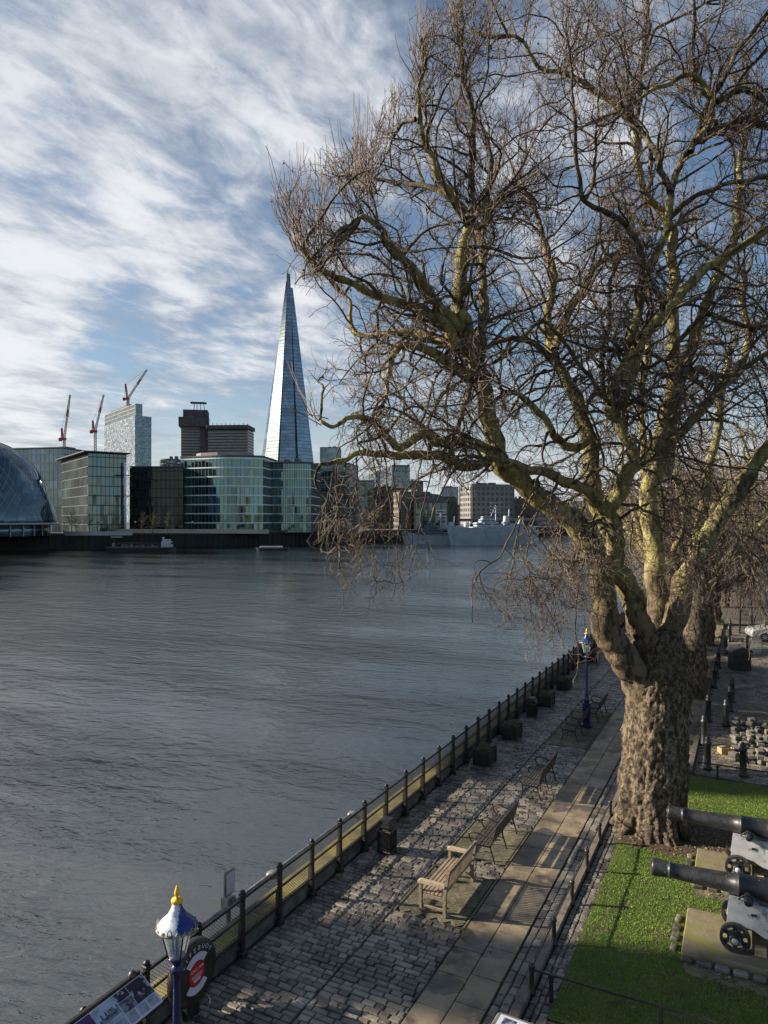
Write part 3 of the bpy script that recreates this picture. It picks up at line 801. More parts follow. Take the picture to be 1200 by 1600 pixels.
def crown_ok(p, r):
    """the crown stops where this tree's own crown stops"""
    u, v = proj(p)
    j = r.normal(size=len(u))
    gap = (u > 640) & (u < 850) & (v > 755) & (v < 880) & (r.random(len(u)) < .6)
    gap |= (u > 470) & (u < 645) & (v > 735) & (r.random(len(u)) < .34)
    gap |= (v < 300) & (u > 820) & (r.random(len(u)) < .08)
    return (u > np.interp(v, EV, EU) + np.abs(j) * 14) & (v < np.interp(u, BU, BV) - np.abs(j) * 16) & ~gap

def tropism(z, r, n):
    up = np.interp(z, [5, 9.5, 12.5, 16, 22], [-.24, -.20, -.02, .12, .22])
    return up + r.normal(size=n) * .05

r = np.random.default_rng(11)
st, dr, rr0 = [], [], []
for (P, rad_) in tree_limbs:
    seg = np.linalg.norm(P[1:] - P[:-1], axis=1); tot = seg.sum(); cum = np.concatenate([[0], np.cumsum(seg)])
    s0 = .9 if rad_[0] > .2 else .15
    n_ = int(tot / .31)
    for k in range(n_):
        s_ = r.uniform(min(s0, tot * .5), tot)
        i = min(np.searchsorted(cum, s_) - 1, len(seg) - 1); f = (s_ - cum[i]) / seg[i]
        q = P[i] * (1 - f) + P[i + 1] * f; rl = rad_[i]
        if rl > .17 and r.random() < .55: continue
        d = P[i + 1] - P[i]; d = d / np.linalg.norm(d)
        x = r.normal(size=3); x -= d * x.dot(d); x /= np.linalg.norm(x)
        a_ = math.radians(r.uniform(35, 85)); dd = d * math.cos(a_) + x * math.sin(a_)
        st.append(q + x * rl * .6); dr.append(dd); rr0.append(rl)
    # the limb's own tip goes on
    for k in range(4):
        st.append(P[-1]); dr.append(norm(P[-1] - P[-3]) + r.normal(size=3) * .3); rr0.append(rad_[-1] * 2)
st = np.array(st); dr = np.array(dr); rr0 = np.array(rr0)
ok = st[:, 2] > 6.3
st, dr, rr0 = st[ok], dr[ok], rr0[ok]
n2 = len(st)
ln2 = r.uniform(1.2, 3.4, n2) * np.interp(rr0, [0.01, .05, .2], [.7, 1, 1.1])
P2 = grow(st, dr, ln2, 12, .22, tropism(st[:, 2], r, n2) * .55, r)
ok = crown_ok(P2[:, -1], r) & crown_ok(P2[:, 8], r); P2 = P2[ok]; rr0 = rr0[ok]
q2 = np.clip(rr0 * .45, .014, .045)
s3, d3, i3, t3 = spawn(P2, 8, r)
l3 = r.uniform(.5, 1.6, len(s3)) * (1.15 - .5 * t3)
P3 = grow(s3, d3, l3, 8, .34, tropism(s3[:, 2], r, len(s3)) * .6, r)
ok = crown_ok(P3[:, -1], r); P3 = P3[ok]; q3 = (q2[i3] * .34)[ok].clip(.006, .013)
s4, d4, i4, t4 = spawn(P3, 5, r, .1, 1.0, (25, 70))
l4 = r.uniform(.16, .62, len(s4))
P4 = grow(s4, d4, l4, 4, .32, tropism(s4[:, 2], r, len(s4)) * .8, r)
ok = crown_ok(P4[:, -1], r); P4 = P4[ok]
q4 = r.uniform(.0042, .0066, len(P4))
# long straight water shoots along the upper rim
sel = (P2[:, -1, 2] > 14.5) & (r.random(len(P2)) < .5)
s5 = np.repeat(P2[sel][:, 7], 2, 0) + r.normal(size=(sel.sum() * 2, 3)) * .05
d5 = np.tile(np.array([[0, 0, 1.0]]), (len(s5), 1)) + r.normal(size=(len(s5), 3)) * .25
P5 = grow(s5, d5, r.uniform(.8, 1.9, len(s5)), 6, .06, np.full(len(s5), .05), r)
P5 = P5[crown_ok(P5[:, -1], r)]
# fans of young shoots along the outer rim
for (bu, bv, bz, u0, u1, v0, v1, nn) in ((474, 388, 15.5, 412, 470, 225, 330, 24), (490, 412, 15.6, 455, 515, 215, 320, 20), (520, 430, 15.8, 430, 470, 300, 400, 8), (540, 462, 18.6, 500, 545, 300, 380, 9),
                                     (562, 340, 15.3, 505, 565, 180, 270, 18), (577, 300, 16, 545, 610, 140, 240, 20), (566, 272, 17.6, 548, 600, 140, 210, 10), (614, 216, 16.4, 575, 640, 120, 190, 10),
                                     (655, 120, 15.6, 615, 680, 10, 70, 12), (652, 160, 15.8, 640, 720, 30, 110, 10), (664, 97, 15.5, 640, 700, -30, 30, 10), (720, 110, 16, 690, 790, -30, 40, 16), (742, 345, 18, 720, 790, 200, 300, 8),
                                     (817, 67, 19, 780, 860, -40, 20, 12), (890, 110, 16.6, 860, 930, -30, 40, 10), (500, 657, 14.7, 440, 500, 560, 640, 8), (600, 628, 16, 540, 600, 560, 620, 8)):
    Q = np.zeros((nn, 7, 3))
    for a_ in range(nn):
        p0 = PW(bu + r.uniform(-14, 14), bv + r.uniform(-8, 8), bz); p1 = PW(r.uniform(u0, u1), r.uniform(v0, v1), bz + r.normal() * .6)
        side = (p1 - p0) * [1, 1, 0] * .35
        for k in range(7):
            f = k / 6; Q[a_, k] = p0 + (p1 - p0) * f + side * math.sin(math.pi * f) * .5 + r.normal(size=3) * .02
    P5 = np.concatenate([P5, Q])
s6, d6, _, _ = spawn(P5, 6, r, .2, 1, (20, 45))
P6 = grow(s6, d6, r.uniform(.15, .45, len(s6)), 3, .1, np.full(len(s6), .15), r); P6 = P6[crown_ok(P6[:, -1], r)]
TBn = np.array(TB)
def emit(name, sets, matl, parent, off):
    Vs, Fs, o = [], [], 0
    for (P, a, b, k) in sets:
        V, F = tubes(P - off, a, b, k); Vs.append(V); Fs.append(F + o); o += len(V)
    return npmesh(name, np.concatenate(Vs), np.concatenate(Fs), matl, parent, True)
b_ = emit('branches', [(P2, q2, q2 * .3, 5)], M['branch'], tree, TBn); b_['kind'] = 'stuff'
b_ = emit('twigs', [(P3, q3, q3 * .5, 3), (P4, q4, q4 * .6, 3), (P5, np.full(len(P5), .013), np.full(len(P5), .006), 3), (P6, np.full(len(P6), .007), np.full(len(P6), .005), 3)], M['twig'], tree, TBn); b_['kind'] = 'stuff'
print('branches', len(P2), len(P3), len(P4), len(P5), len(P6))
# seed balls hanging from the twigs
tips = P4[r.random(len(P4)) < .010][:, -1]
tips = np.concatenate([tips, P6[r.random(len(P6)) < .03][:, -1]])
ico = [(0, 0, 1), (.894, 0, .447), (.276, .851, .447), (-.724, .526, .447), (-.724, -.526, .447), (.276, -.851, .447),
       (.724, .526, -.447), (-.276, .851, -.447), (-.894, 0, -.447), (-.276, -.851, -.447), (.724, -.526, -.447), (0, 0, -1)]
icf = [(0, 1, 2), (0, 2, 3), (0, 3, 4), (0, 4, 5), (0, 5, 1), (1, 6, 2), (2, 6, 7), (2, 7, 3), (3, 7, 8), (3, 8, 4), (4, 8, 9), (4, 9, 5), (5, 9, 10), (5, 10, 1), (1, 10, 6), (6, 11, 7), (7, 11, 8), (8, 11, 9), (9, 11, 10), (10, 11, 6)]
I = np.array(ico); Fi = np.array(icf)
V = (tips[:, None, :] - TBn - np.array([0, 0, .06]) + I[None] * .024).reshape(-1, 3)
F = (Fi[None] + (np.arange(len(tips)) * 12)[:, None, None]).reshape(-1, 3)
b_ = npmesh('seed_balls', V, F, M['seed'], tree, True); b_['kind'] = 'stuff'

# ------------------------------------------------------------------ trees further along the wharf
def grown_tree(name, label, seed, loc, trunk_r=.6, trunk_h=4.5, spread=1.0, group=None, n4=4, tlean=0.0, matt='trunk', tg=1.0):
    r = np.random.default_rng(seed); rd = random.Random(seed)
    root = thing(name, label, 'tree', loc, 0, group)
    mb = MB(); pp, rr = smooth_path([(0, 0, -.1, trunk_r * 1.25), (0, 0, .5, trunk_r * 1.02), (.05, 0, trunk_h * .5, trunk_r * .92), (.1 + tlean, .1, trunk_h, trunk_r * .85), (.1 + tlean, .1, trunk_h + .9, trunk_r * .5)], 6)
    rough_tube(mb, pp, rr, 22, .22, 3); mb.build('trunk', M[matt], root)
    P = []
    nl = 9
    for k in range(nl):
        a_ = 2 * math.pi * k / nl + rd.uniform(-.3, .3); el = rd.uniform(.25, 1.25)
        d = np.array([[math.cos(a_) * math.cos(el), math.sin(a_) * math.cos(el), math.sin(el)]])
        st_ = np.array([[.1, .1, trunk_h - .4 + rd.uniform(-.3, .6)]])
        P.append(grow(st_, d, np.array([rd.uniform(6.5, 9.5) * spread]), 14, .13, np.array([.05]), r))
    P1 = np.concatenate(P)
    q1 = np.full(nl, trunk_r * .42)
    for i in range(nl):
        mb = MB(); rr = np.linspace(q1[i], .04, 15); rough_tube(mb, [Vector(x) for x in P1[i]], list(rr), 9, .2, 3)
        mb.build('limb', M['limb'], root)
    s_, d, ii, tt_ = spawn(P1, 6, r, .2, 1)
    PA = grow(s_, d, r.uniform(2.5, 4.5, len(s_)) * spread, 10, .17, tropism(s_[:, 2] + 1, r, len(s_)) * .6, r)
    s_, d, ii, tt_ = spawn(PA, 8, r, .1, 1)
    PB = grow(s_, d, r.uniform(1.2, 2.6, len(s_)) * tg, 9, .2, tropism(s_[:, 2], r, len(s_)), r)
    s_, d, ii, tt_ = spawn(PB, n4, r, .1, 1)
    PC = grow(s_, d, r.uniform(.5, 1.2, len(s_)) * tg, 6, .26, tropism(s_[:, 2], r, len(s_)), r)
    s_, d, ii, tt_ = spawn(PC, 3, r, .1, 1)
    PD = grow(s_, d, r.uniform(.2, .6, len(s_)) * tg, 3, .26, tropism(s_[:, 2], r, len(s_)), r)
    for Q in (PA, PB, PC, PD): pass
    flt = lambda Q: Q[(Q[:, -1, 2] > 1.8)]
    PA, PB, PC, PD = map(flt, (PA, PB, PC, PD))
    f = lambda Q, a: np.full(len(Q), a)
    b_ = emit('branches', [(PA, f(PA, .07), f(PA, .025), 5), (PB, f(PB, .028), f(PB, .012), 3)], M['branch'], root, np.zeros(3)); b_['kind'] = 'stuff'
    b_ = emit('twigs', [(PC, f(PC, .013), f(PC, .008), 3), (PD, f(PD, .009), f(PD, .006), 3)], M['twig'], root, np.zeros(3)); b_['kind'] = 'stuff'
    return root
gt = 'plane trees in a row along the wharf'
tA = grown_tree('plane_tree', 'dark plane tree right behind the big burred trunk', 31, (-2.2, 35.9, 0), .55, 5.2, 1.05, gt)
tB = grown_tree('plane_tree', 'plane tree by the benches, third trunk along the wharf', 47, (-2.4, 49.3, 0), .6, 5.0, 1.1, gt, n4=3)
dup(tA, 'plane tree whose pale trunk catches the sun beyond the benches', (-2.3, 61.5, 0), 2.2, 1.05)
dup(tB, 'plane tree beyond the sunlit one, half hidden by its branches', (-2.0, 74, 0), 1.3, 1.0)
dup(tA, 'far plane tree where the wharf path narrows away', (-3.0, 90, 0), 4.0, 1.1)
dup(tB, 'farthest plane tree of the row along the river', (-3.0, 108, 0), 2.9, 1.1)
dup(tA, 'bare plane tree standing behind the parked silver car', (9.5, 66, 0), 5.1, 1.05)
dup(tB, 'bare plane tree at the right behind the white parked van', (17, 84, 0), .6, 1.15)
dup(tA, 'bare plane tree right of the yard, nearest the grey stone wall', (13.5, 48, 0), 3.0, 1.0)
dup(tB, 'bare plane tree far off against the stone wall', (10, 112, 0), 3.6, 1.15)

# ------------------------------------------------------------------ river railing
PX_ = -8.40
rail = thing('river_railing', 'black iron railing with lattice mesh panels along the river wall', 'railing', (PX_, 0, 0))
pitch = 1.195
y0 = 10.65 - 5 * pitch
def post_mb():
    mb = MB()
    mb.cbox((0, 0, .58), (.085, .085, 1.16), .01); mb.cbox((0, 0, 1.18), (.12, .12, .045), .012)
    mb.lathe([(.02, 1.19), (.055, 1.22), (.05, 1.25), (.0, 1.275)], n=10); mb.cbox((0, 0, .06), (.15, .15, .12), .015)
    mb.box((-.06, 0, .45), (.05, .05, .5))
    return mb
p0 = post_mb().build('post', M['iron'], rail, (0, y0, 0))
NP = 88
for k in range(1, NP):
    c = p0.copy(); C.objects.link(c); c.parent = rail; c.location = (0, y0 + k * pitch, 0)
def panel(fine=True):
    mb = MB(); W_ = pitch - .085; b0, b1 = .42, 1.10
    for z in (b0, b1, .76): mb.box((0, W_ / 2, z), (.035, W_, .035 if z != b1 else .05))
    sp_ = .062 if fine else .10; wr = .0055 if fine else .010
    hgt = b1 - b0
    n = int((W_ + hgt) / sp_) + 1
    for i in range(n):
        for sg in (1, -1):
            # diagonal wires clipped to the panel
            s_ = i * sp_
            a0 = max(0, s_ - hgt); a1 = min(W_, s_)
            if a1 - a0 < .01: continue
            pa = (0, a0, (s_ - a0)); pb = (0, a1, (s_ - a1))
            ya, za, yb, zb = pa[1], pa[2], pb[1], pb[2]
            if sg < 0: ya, yb = W_ - ya, W_ - yb
            mb.bar((sg * .004, ya, b0 + za), (sg * .004, yb, b0 + zb), wr)
    return mb
pa = panel(True).build('mesh_panel', M['mesh'], rail, (0, y0 + .0425, 0))
pb = panel(False).build('mesh_panel', M['mesh'], rail, (0, y0 + 24 * pitch + .0425, 0))
for k in range(1, NP - 1):
    if k == 24: continue
    s_ = pa if k < 24 else pb
    c = s_.copy(); C.objects.link(c); c.parent = rail; c.location = (0, y0 + k * pitch + .0425, 0)

# ------------------------------------------------------------------ lamps
def lamp(label, loc, rz=0, roofm=None):
    t = thing('street_lamp', label, 'street lamp', loc, rz, 'blue lantern lamp posts on the wharf')
    mb = MB()
    mb.cbox((0, 0, .06), (.42, .42, .12), .02)
    mb.cbox((0, 0, .50), (.27, .27, .80), .03)
    mb.cbox((0, 0, .93), (.31, .31, .07), .02)
    mb.lathe([(.11, .95), (.085, 1.1), (.07, 1.2), (.06, 1.25), (.075, 1.28), (.058, 1.33), (.052, 2.5), (.05, 2.72), (.085, 2.74), (.085, 2.80), (.06, 2.82), (.045, 2.86)], n=18)
    mb.build('post', M['blue'], t)
    mb = MB()
    mb.lathe([(.045, 2.80), (.06, 2.85), (.09, 2.90), (.12, 2.93), (.12, 2.95)], n=18)
    for k in range(4):
        a = math.pi / 4 + k * math.pi / 2 + .35
        mb.tube([(math.cos(a) * .11, math.sin(a) * .11, 2.93), (math.cos(a) * .215, math.sin(a) * .215, 3.33)], .011, 6)
    mb.tube([(0, 0, 2.9), (0, 0, 3.3)], .022, 8)
    mb.build('lantern_frame', M['blue'], t)
    mb = MB()
    n = 24; vs = []; fs = []
    for (r0, z) in ((.115, 2.955), (.213, 3.33)):
        for k in range(n): a = 2 * math.pi * k / n; vs.append((math.cos(a) * r0, math.sin(a) * r0, z))
    for k in range(n): fs.append((k, (k + 1) % n, n + (k + 1) % n, n + k))
    mb.add(vs, fs, True); mb.build('lantern_glass', M['glass'], t)
    mb = MB()
    mb.lathe([(.22, 3.315), (.262, 3.33), (.268, 3.355), (.255, 3.37), (.235, 3.40), (.20, 3.435), (.15, 3.48), (.115, 3.515), (.105, 3.53), (.108, 3.54), (.09, 3.555), (.092, 3.565), (.075, 3.59), (.065, 3.63), (.06, 3.66)], n=32)
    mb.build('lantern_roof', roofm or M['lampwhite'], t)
    mb = MB()
    mb.lathe([(.245, 3.318), (.272, 3.325), (.278, 3.35), (.27, 3.356)], n=32)
    for k in range(16):
        a = 2 * math.pi * k / 16; c_, s_ = math.cos(a), math.sin(a); big_ = k % 4 == 1
        h = .085 if big_ else .03; wd = .035 if big_ else .02
        mb.tube([(c_ * .268 - s_ * wd, s_ * .268 + c_ * wd, 3.35), (c_ * .262 - s_ * wd * .8, s_ * .262 + c_ * wd * .8, 3.35 + h * .6), (c_ * .255, s_ * .255, 3.35 + h), (c_ * .262 + s_ * wd * .8, s_ * .262 - c_ * wd * .8, 3.35 + h * .6), (c_ * .268 + s_ * wd, s_ * .268 - c_ * wd, 3.35)], .008, 5)
    mb.build('cresting', mat('chipped_gilt', (0.10, 0.075, 0.04), .5, 0, (0.45, 0.40, 0.28), 20), t)
    mb = MB()
    mb.lathe([(.06, 3.655), (.075, 3.665), (.078, 3.70), (.07, 3.715), (.02, 3.725), (.018, 3.745), (.034, 3.775), (.036, 3.80), (.022, 3.85), (.008, 3.89), (.0, 3.90)], n=20)
    mb.build('finial', M['gold'], t)
    return t
wr = bpy.data.materials.new('white_side_blue_roof'); wr.use_nodes = True  # white towards one side of the roof, blue on the other, ragged edge between
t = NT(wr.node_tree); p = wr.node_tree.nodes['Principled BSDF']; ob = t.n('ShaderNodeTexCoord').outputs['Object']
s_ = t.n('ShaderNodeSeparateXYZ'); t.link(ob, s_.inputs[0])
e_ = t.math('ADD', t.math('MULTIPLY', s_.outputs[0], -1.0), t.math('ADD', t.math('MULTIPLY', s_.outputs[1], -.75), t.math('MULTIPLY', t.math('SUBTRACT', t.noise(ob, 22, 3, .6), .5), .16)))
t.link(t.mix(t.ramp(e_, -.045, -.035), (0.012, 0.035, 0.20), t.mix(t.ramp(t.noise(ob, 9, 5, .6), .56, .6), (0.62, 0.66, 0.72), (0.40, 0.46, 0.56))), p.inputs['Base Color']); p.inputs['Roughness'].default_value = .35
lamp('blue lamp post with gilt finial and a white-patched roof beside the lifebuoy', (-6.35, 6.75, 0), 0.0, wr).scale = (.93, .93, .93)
lamp('blue lamp post standing between two iron benches', (-5.62, 28.7, 0), 0)

# ------------------------------------------------------------------ lettering
def text_part(s, size, matl, parent, M4, name='lettering', ext=.002):
    cu = bpy.data.curves.new(name, 'FONT'); cu.body = s; cu.size = size; cu.align_x = 'CENTER'; cu.align_y = 'CENTER'; cu.extrude = ext
    o = bpy.data.objects.new(name, cu); C.objects.link(o)
    dg = bpy.context.evaluated_depsgraph_get(); me = bpy.data.meshes.new_from_object(o.evaluated_get(dg))
    bpy.data.objects.remove(o); me.materials.clear(); me.materials.append(matl)
    me.transform(M4)
    q = bpy.data.objects.new(name, me); C.objects.link(q); q.parent = parent
    return q
def basis(x, y, z, loc):
    m_ = Matrix.Identity(4)
    for i, a in enumerate((x, y, z)):
        for j in range(3): m_[j][i] = a[j]
    for j in range(3): m_[j][3] = loc[j]
    return m_

# lifebuoy housing: faces +x, its text reads along +y... (reader stands on the wharf)
lb = thing('lifebuoy_housing', 'round black lifebuoy cabinet on the railing behind the near lamp', 'lifebuoy cabinet', (-8.24, 9.0, -.05))
mb = MB()
mb.lathe([(.44, 0), (.50, .03), (.515, .07), (.515, .15), (.49, .19), (.46, .205)], c=(0, 0, .80), n=48, axis='x')
mb.box((.08, 0, .16), (.1, .3, .3)); mb.build('cabinet', M['iron'], lb)
def arc(mb, r0, r1, a0, a1, x, n=16):
    vs = []; fs = []
    for xx in (x, x + .004):
        for k in range(n + 1):
            a = R_(a0 + (a1 - a0) * k / n)
            vs.append((xx, math.cos(a) * r0, .8 + math.sin(a) * r0)); vs.append((xx, math.cos(a) * r1, .8 + math.sin(a) * r1))
    o = 2 * (n + 1)
    for k in range(n):
        fs.append((2 * k, 2 * k + 1, 2 * k + 3, 2 * k + 2)[::-1]); fs.append((o + 2 * k, o + 2 * k + 1, o + 2 * k + 3, o + 2 * k + 2))
    mb.add(vs, fs)
mb = MB(); arc(mb, .20, .325, 40, 140, .2055); mb.build('label', M['label'], lb)
mb = MB(); arc(mb, .20, .325, 220, 320, .2055); mb.build('label', M['label'], lb)
mb = MB(); arc(mb, 0, .185, 0, 360, .2055, 32); mb.build('red_disc', M['red'], lb)
for i, ch in enumerate('LIFEBUOY'):
    a = R_(90 - (-3.5 + i) * -14.5); a = R_(90 + (-3.5 + i) * 14.5)
    # reading left to right for someone facing -x means +y to the right
    a = R_(90 - (-3.5 + i) * 14.5)
    c_, s_ = math.cos(a), math.sin(a)
    text_part(ch, .105, M['label'], lb, basis((0, s_, -c_), (0, c_, s_), (1, 0, 0), (.2085, c_ * .40, .8 + s_ * .40)), 'letter')
text_part('CALL 999', .075, M['label'], lb, basis((0, 1, 0), (0, 0, 1), (1, 0, 0), (.2115, 0, .87)), 'lettering')
mb = MB()
for z, wd in ((.79, .26), (.765, .24), (.74, .22)): mb.box((.211, 0, z), (.002, wd, .009))
mb.box((.211, 0, .70), (.002, .16, .035)); mb.build('small_print', M['label'], lb)
mb = MB(); mb.tube([(.2, .25, .32), (.24, .3, .2), (.22, .26, .08), (.28, .18, .03)], .006, 5); mb.build('cord', mat('cord', (.3, .3, .28), .8), lb)

# information board, tilted toward the reader
ib = thing('information_board', 'slanted information board with purple and grey pictures on the railing', 'information board', (-8.12, 7.18, 0))
sl_ = R_(32)
bx = (math.cos(sl_), 0, -math.sin(sl_))
def ibp(a, b, z=0): # a along +y, b down the slope
    n_ = (math.sin(sl_), 0, math.cos(sl_))
    return (bx[0] * b + n_[0] * z, a, 1.36 + bx[2] * b + n_[2] * z)
def ibrect(a0, a1, b0, b1, z, th=.002):
    mb = MB(); vs = [ibp(a, b, zz) for zz in (z - th, z) for (a, b) in ((a0, b0), (a0, b1), (a1, b1), (a1, b0))]
    mb.add(vs, [(3, 2, 1, 0), (4, 5, 6, 7), (0, 1, 5, 4), (1, 2, 6, 5), (2, 3, 7, 6), (3, 0, 4, 7)]); return mb
ibrect(-.70, .70, 0, .52, 0, .03).build('panel', M['label'], ib)
ibrect(-.685, -.27, .012, .508, .004).build('purple_block', M['purple'], ib)
ibrect(-.67, -.50, .12, .30, .008).build('picture', M['printdark'], ib)
ibrect(-.48, -.29, .16, .49, .008).build('text_block', M['printgrey'], ib)
ibrect(-.26, .13, .012, .33, .004).build('picture', M['printlight'], ib)
ibrect(.14, .36, .012, .15, .004).build('picture', M['printdark'], ib)
ibrect(.14, .36, .16, .33, .004).build('picture', M['printgrey'], ib)
ibrect(.37, .685, .012, .33, .004).build('picture', M['printdark'], ib)
mb = MB()
for k in range(5):
    for j in range(7):
        q = ibrect(-.25 + k * .188, -.25 + k * .188 + .16, .35 + j * .021, .35 + j * .021 + .009, .003, .002)
        o = len(mb.v); mb.v += q.v; mb.f += [tuple(o + i for i in f) for f in q.f]; mb.sm += q.sm; mb.mi += q.mi
mb.build('text_lines', M['printgrey'], ib)
# skyline drawn on the middle picture
mb = MB()
for k in range(14):
    a = -.22 + k * .024; h = random.choice((.04, .07, .11, .05)); q = ibrect(a, a + .017, .24 - h, .24, .008)
    o = len(mb.v); mb.v += q.v; mb.f += [tuple(o + i for i in f) for f in q.f]; mb.sm += q.sm; mb.mi += q.mi
q = ibrect(-.25, .12, .25, .262, .008); o = len(mb.v); mb.v += q.v; mb.f += [tuple(o + i for i in f) for f in q.f]; mb.sm += q.sm; mb.mi += q.mi
mb.build('skyline_print', M['printgrey'], ib)
mb = MB()
for a in (-.5, .5): mb.bar(ibp(a, .05, -.035), ibp(a, .47, -.035), .05); mb.box((.02, a, .65), (.06, .06, 1.3)); mb.bar((.02, a, .8), ibp(a, .42, -.04), .04)
for a in (-.72, .62): mb.lathe([(.0, 1.30), (.06, 1.32), (.07, 1.37), (.03, 1.42)], c=(-.1, a, 0), n=10)
mb.box((-.1, 0, 1.33), (.05, 1.5, .06)); mb.build('stand', M['iron'], ib)

# little white sign at the path's edge, nearest the camera
q = G(815, 1592, .5)
sg = thing('lectern_sign', 'pale sign board in a stone frame at the lawn corner, bottom of view', 'sign', (q[0] + .05, q[1] - .32, 0), R_(-3))
mb = MB(); mb.cbox((0, 0, .25), (.9, .66, .5), .03); mb.build('plinth', M['conc'], sg)
mb = MB(); mb.box((0, -.02, .505), (.74, .54, .012)); mb.build('board', M['label'], sg)
mb = MB(); mb.box((-.2, .1, .512), (.2, .2, .006)); mb.box((.12, .12, .512), (.35, .12, .006)); mb.build('printing', M['printgrey'], sg)

# ------------------------------------------------------------------ benches
def wooden_bench(loc):
    t = thing('wooden_bench', 'pale weathered wooden bench with slatted back facing the river', 'bench', loc)
    Lh = .86
    for sy in (-1, 1):
        mb = MB(); y = sy * (Lh - .035); mb.cbox((-.50, y, .31), (.065, .065, .62), .006); mb.build('front_leg', M['wood'], t)
        mb = MB(); mb.prism([(.0, 0), (.07, 0), (.07, .42), (.145, .92), (.075, .92), (.0, .44)], y - .035, y + .035, 'y'); mb.build('back_leg', M['wood'], t)
        mb = MB(); mb.prism([(-.56, .605), (-.56, .645), (-.50, .675), (.05, .665), (.05, .62)], y - .055, y + .055, 'y'); mb.build('armrest', mat('pale_teak', (0.42, 0.34, 0.24), .75, 0, (0.3, 0.24, 0.17), 8, bump=(20, .3, .01)), t)
        mb = MB(); mb.cbox((-.23, y, .36), (.5, .045, .08), .006); mb.cbox((-.23, y, .14), (.5, .035, .05), .006); mb.build('side_rail', M['wood'], t)
    mb = MB()
    for k in range(6): mb.cbox((-.49 + k * .085, 0, .425 - abs(k - 3) * -.003), (.065, 2 * Lh - .01, .022), .004)
    mb.cbox((-.50, 0, .37), (.03, 2 * Lh - .1, .08), .005)
    mb.build('seat', M['wood'], t)
    mb = MB()
    mb.cbox((.11, 0, .885), (.045, 2 * Lh - .14, .085), .01); mb.cbox((.045, 0, .50), (.035, 2 * Lh - .14, .055), .006)
    n = 21
    for k in range(n):
        y = -Lh + .14 + k * (2 * Lh - .28) / (n - 1); mb.bar((.05, y, .52), (.108, y, .85), .045, .014)
    mb.build('backrest', M['wood'], t)
    return t
wooden_bench((-5.56, 14.42, .012))
def iron_bench(label, loc, rz=0, Lh=.92):
    t = thing('iron_bench', label, 'bench', loc, rz, 'iron framed benches on the wharf')
    for y in (-Lh, 0, Lh):
        mb = MB()
        def cv(pts, r0=.019): 
            pp, rr = smooth_path([(x, y, z, r0) for (x, z) in pts], 6); mb.tube(pp, rr, 7)
        cv([(.10, .0), (.06, .15), (.0, .36), (.03, .52), (.10, .70), (.15, .90)])
        cv([(-.50, .0), (-.46, .12), (-.44, .28), (-.47, .40)])
        cv([(-.47, .40), (-.25, .39), (.0, .38)])
        cv([(-.46, .40), (-.53, .50), (-.54, .60), (-.46, .66), (-.34, .66), (-.15, .61), (.07, .62)])
        cv([(-.44, .26), (-.30, .20), (-.14, .26), (.03, .24)], .012)
        cv([(-.40, .38), (-.30, .28), (-.16, .34)], .010)
        mb.build('cast_frame', M['iron'], t)
    mb = MB()
    for k in range(6): mb.cbox((-.455 + k * .085, 0, .42), (.062, 2 * Lh + .08, .022), .004)
    mb.build('seat', M['dwood'], t)
    mb = MB()
    for k in range(4):
        z = .53 + k * .105; x = .045 + (z - .5) * .27
        a = MB()
        mb.add([(x - .02, -Lh - .04, z - .04), (x + .0, -Lh - .04, z - .045), (x + .02, -Lh - .04, z + .04), (x + .0, -Lh - .04, z + .045),
                (x - .02, Lh + .04, z - .04), (x + .0, Lh + .04, z - .045), (x + .02, Lh + .04, z + .04), (x + .0, Lh + .04, z + .045)],
               [(3, 2, 1, 0), (4, 5, 6, 7), (0, 1, 5, 4), (1, 2, 6, 5), (2, 3, 7, 6), (3, 0, 4, 7)])
    mb.build('backrest', M['dwood'], t)
    return t
ib0 = iron_bench('iron bench right behind the pale wooden bench', (-5.42, 17.15, .012))
dup(ib0, 'iron bench alone on the cobbles in the middle of the wharf', (-5.42, 21.4, .012))
dup(ib0, 'iron bench on the near side of the far blue lamp post', (-5.6, 27.4, .012))
dup(ib0, 'iron bench on the far side of the far blue lamp post', (-5.35, 30.2, .012))
dup(ib0, 'iron bench close behind the big trunk, at the yard kerb', (-2.05, 30.8, .03))
dup(ib0, 'iron bench beyond the low planted bed, second along the yard kerb', (-2.1, 40.6, .03))
dup(ib0, 'iron bench third along the yard kerb, by the dark hut', (-2.1, 44.0, .03))
dup(ib0, 'iron bench in sunlight near the pale lit trunk', (-2.3, 53.5, .03))

# ------------------------------------------------------------------ bins and planters
def bin_(label, loc):
    t = thing('litter_bin', label, 'litter bin', loc, 0, 'black litter bins by the railing')
    mb = MB(); mb.cbox((0, 0, .35), (.44, .44, .66), .05); mb.cbox((0, 0, .03), (.47, .47, .06), .03); mb.build('body', M['iron'], t)
    mb = MB(); mb.cbox((0, 0, .60), (.455, .455, .012), .05); mb.build('gilt_band', mat('dull_gilt', (.25, .18, .08), .5), t)
    mb = MB(); mb.add([(-.23, -.23, .70), (.23, -.23, .70), (.23, .23, .70), (-.23, .23, .70), (-.16, -.2, .86), (.12, -.2, .86), (.12, .2, .86), (-.16, .2, .86)],
                      [(3, 2, 1, 0), (4, 5, 6, 7), (0, 1, 5, 4), (1, 2, 6, 5), (2, 3, 7, 6), (3, 0, 4, 7)]); mb.build('lid', M['iron'], t)
    mb = MB()
    for k in range(7): mb.box((.224, -.18 + k * .06, .32), (.012, .02, .5)); mb.box((-.18 + k * .06, -.224, .32), (.02, .012, .5))
    mb.build('ribs', M['iron'], t)
    t.scale = (.86, .86, .9)
    return t
b0 = bin_('black litter bin by the railing, nearer one, beside open cobbles', (-7.92, 15.7, .012))
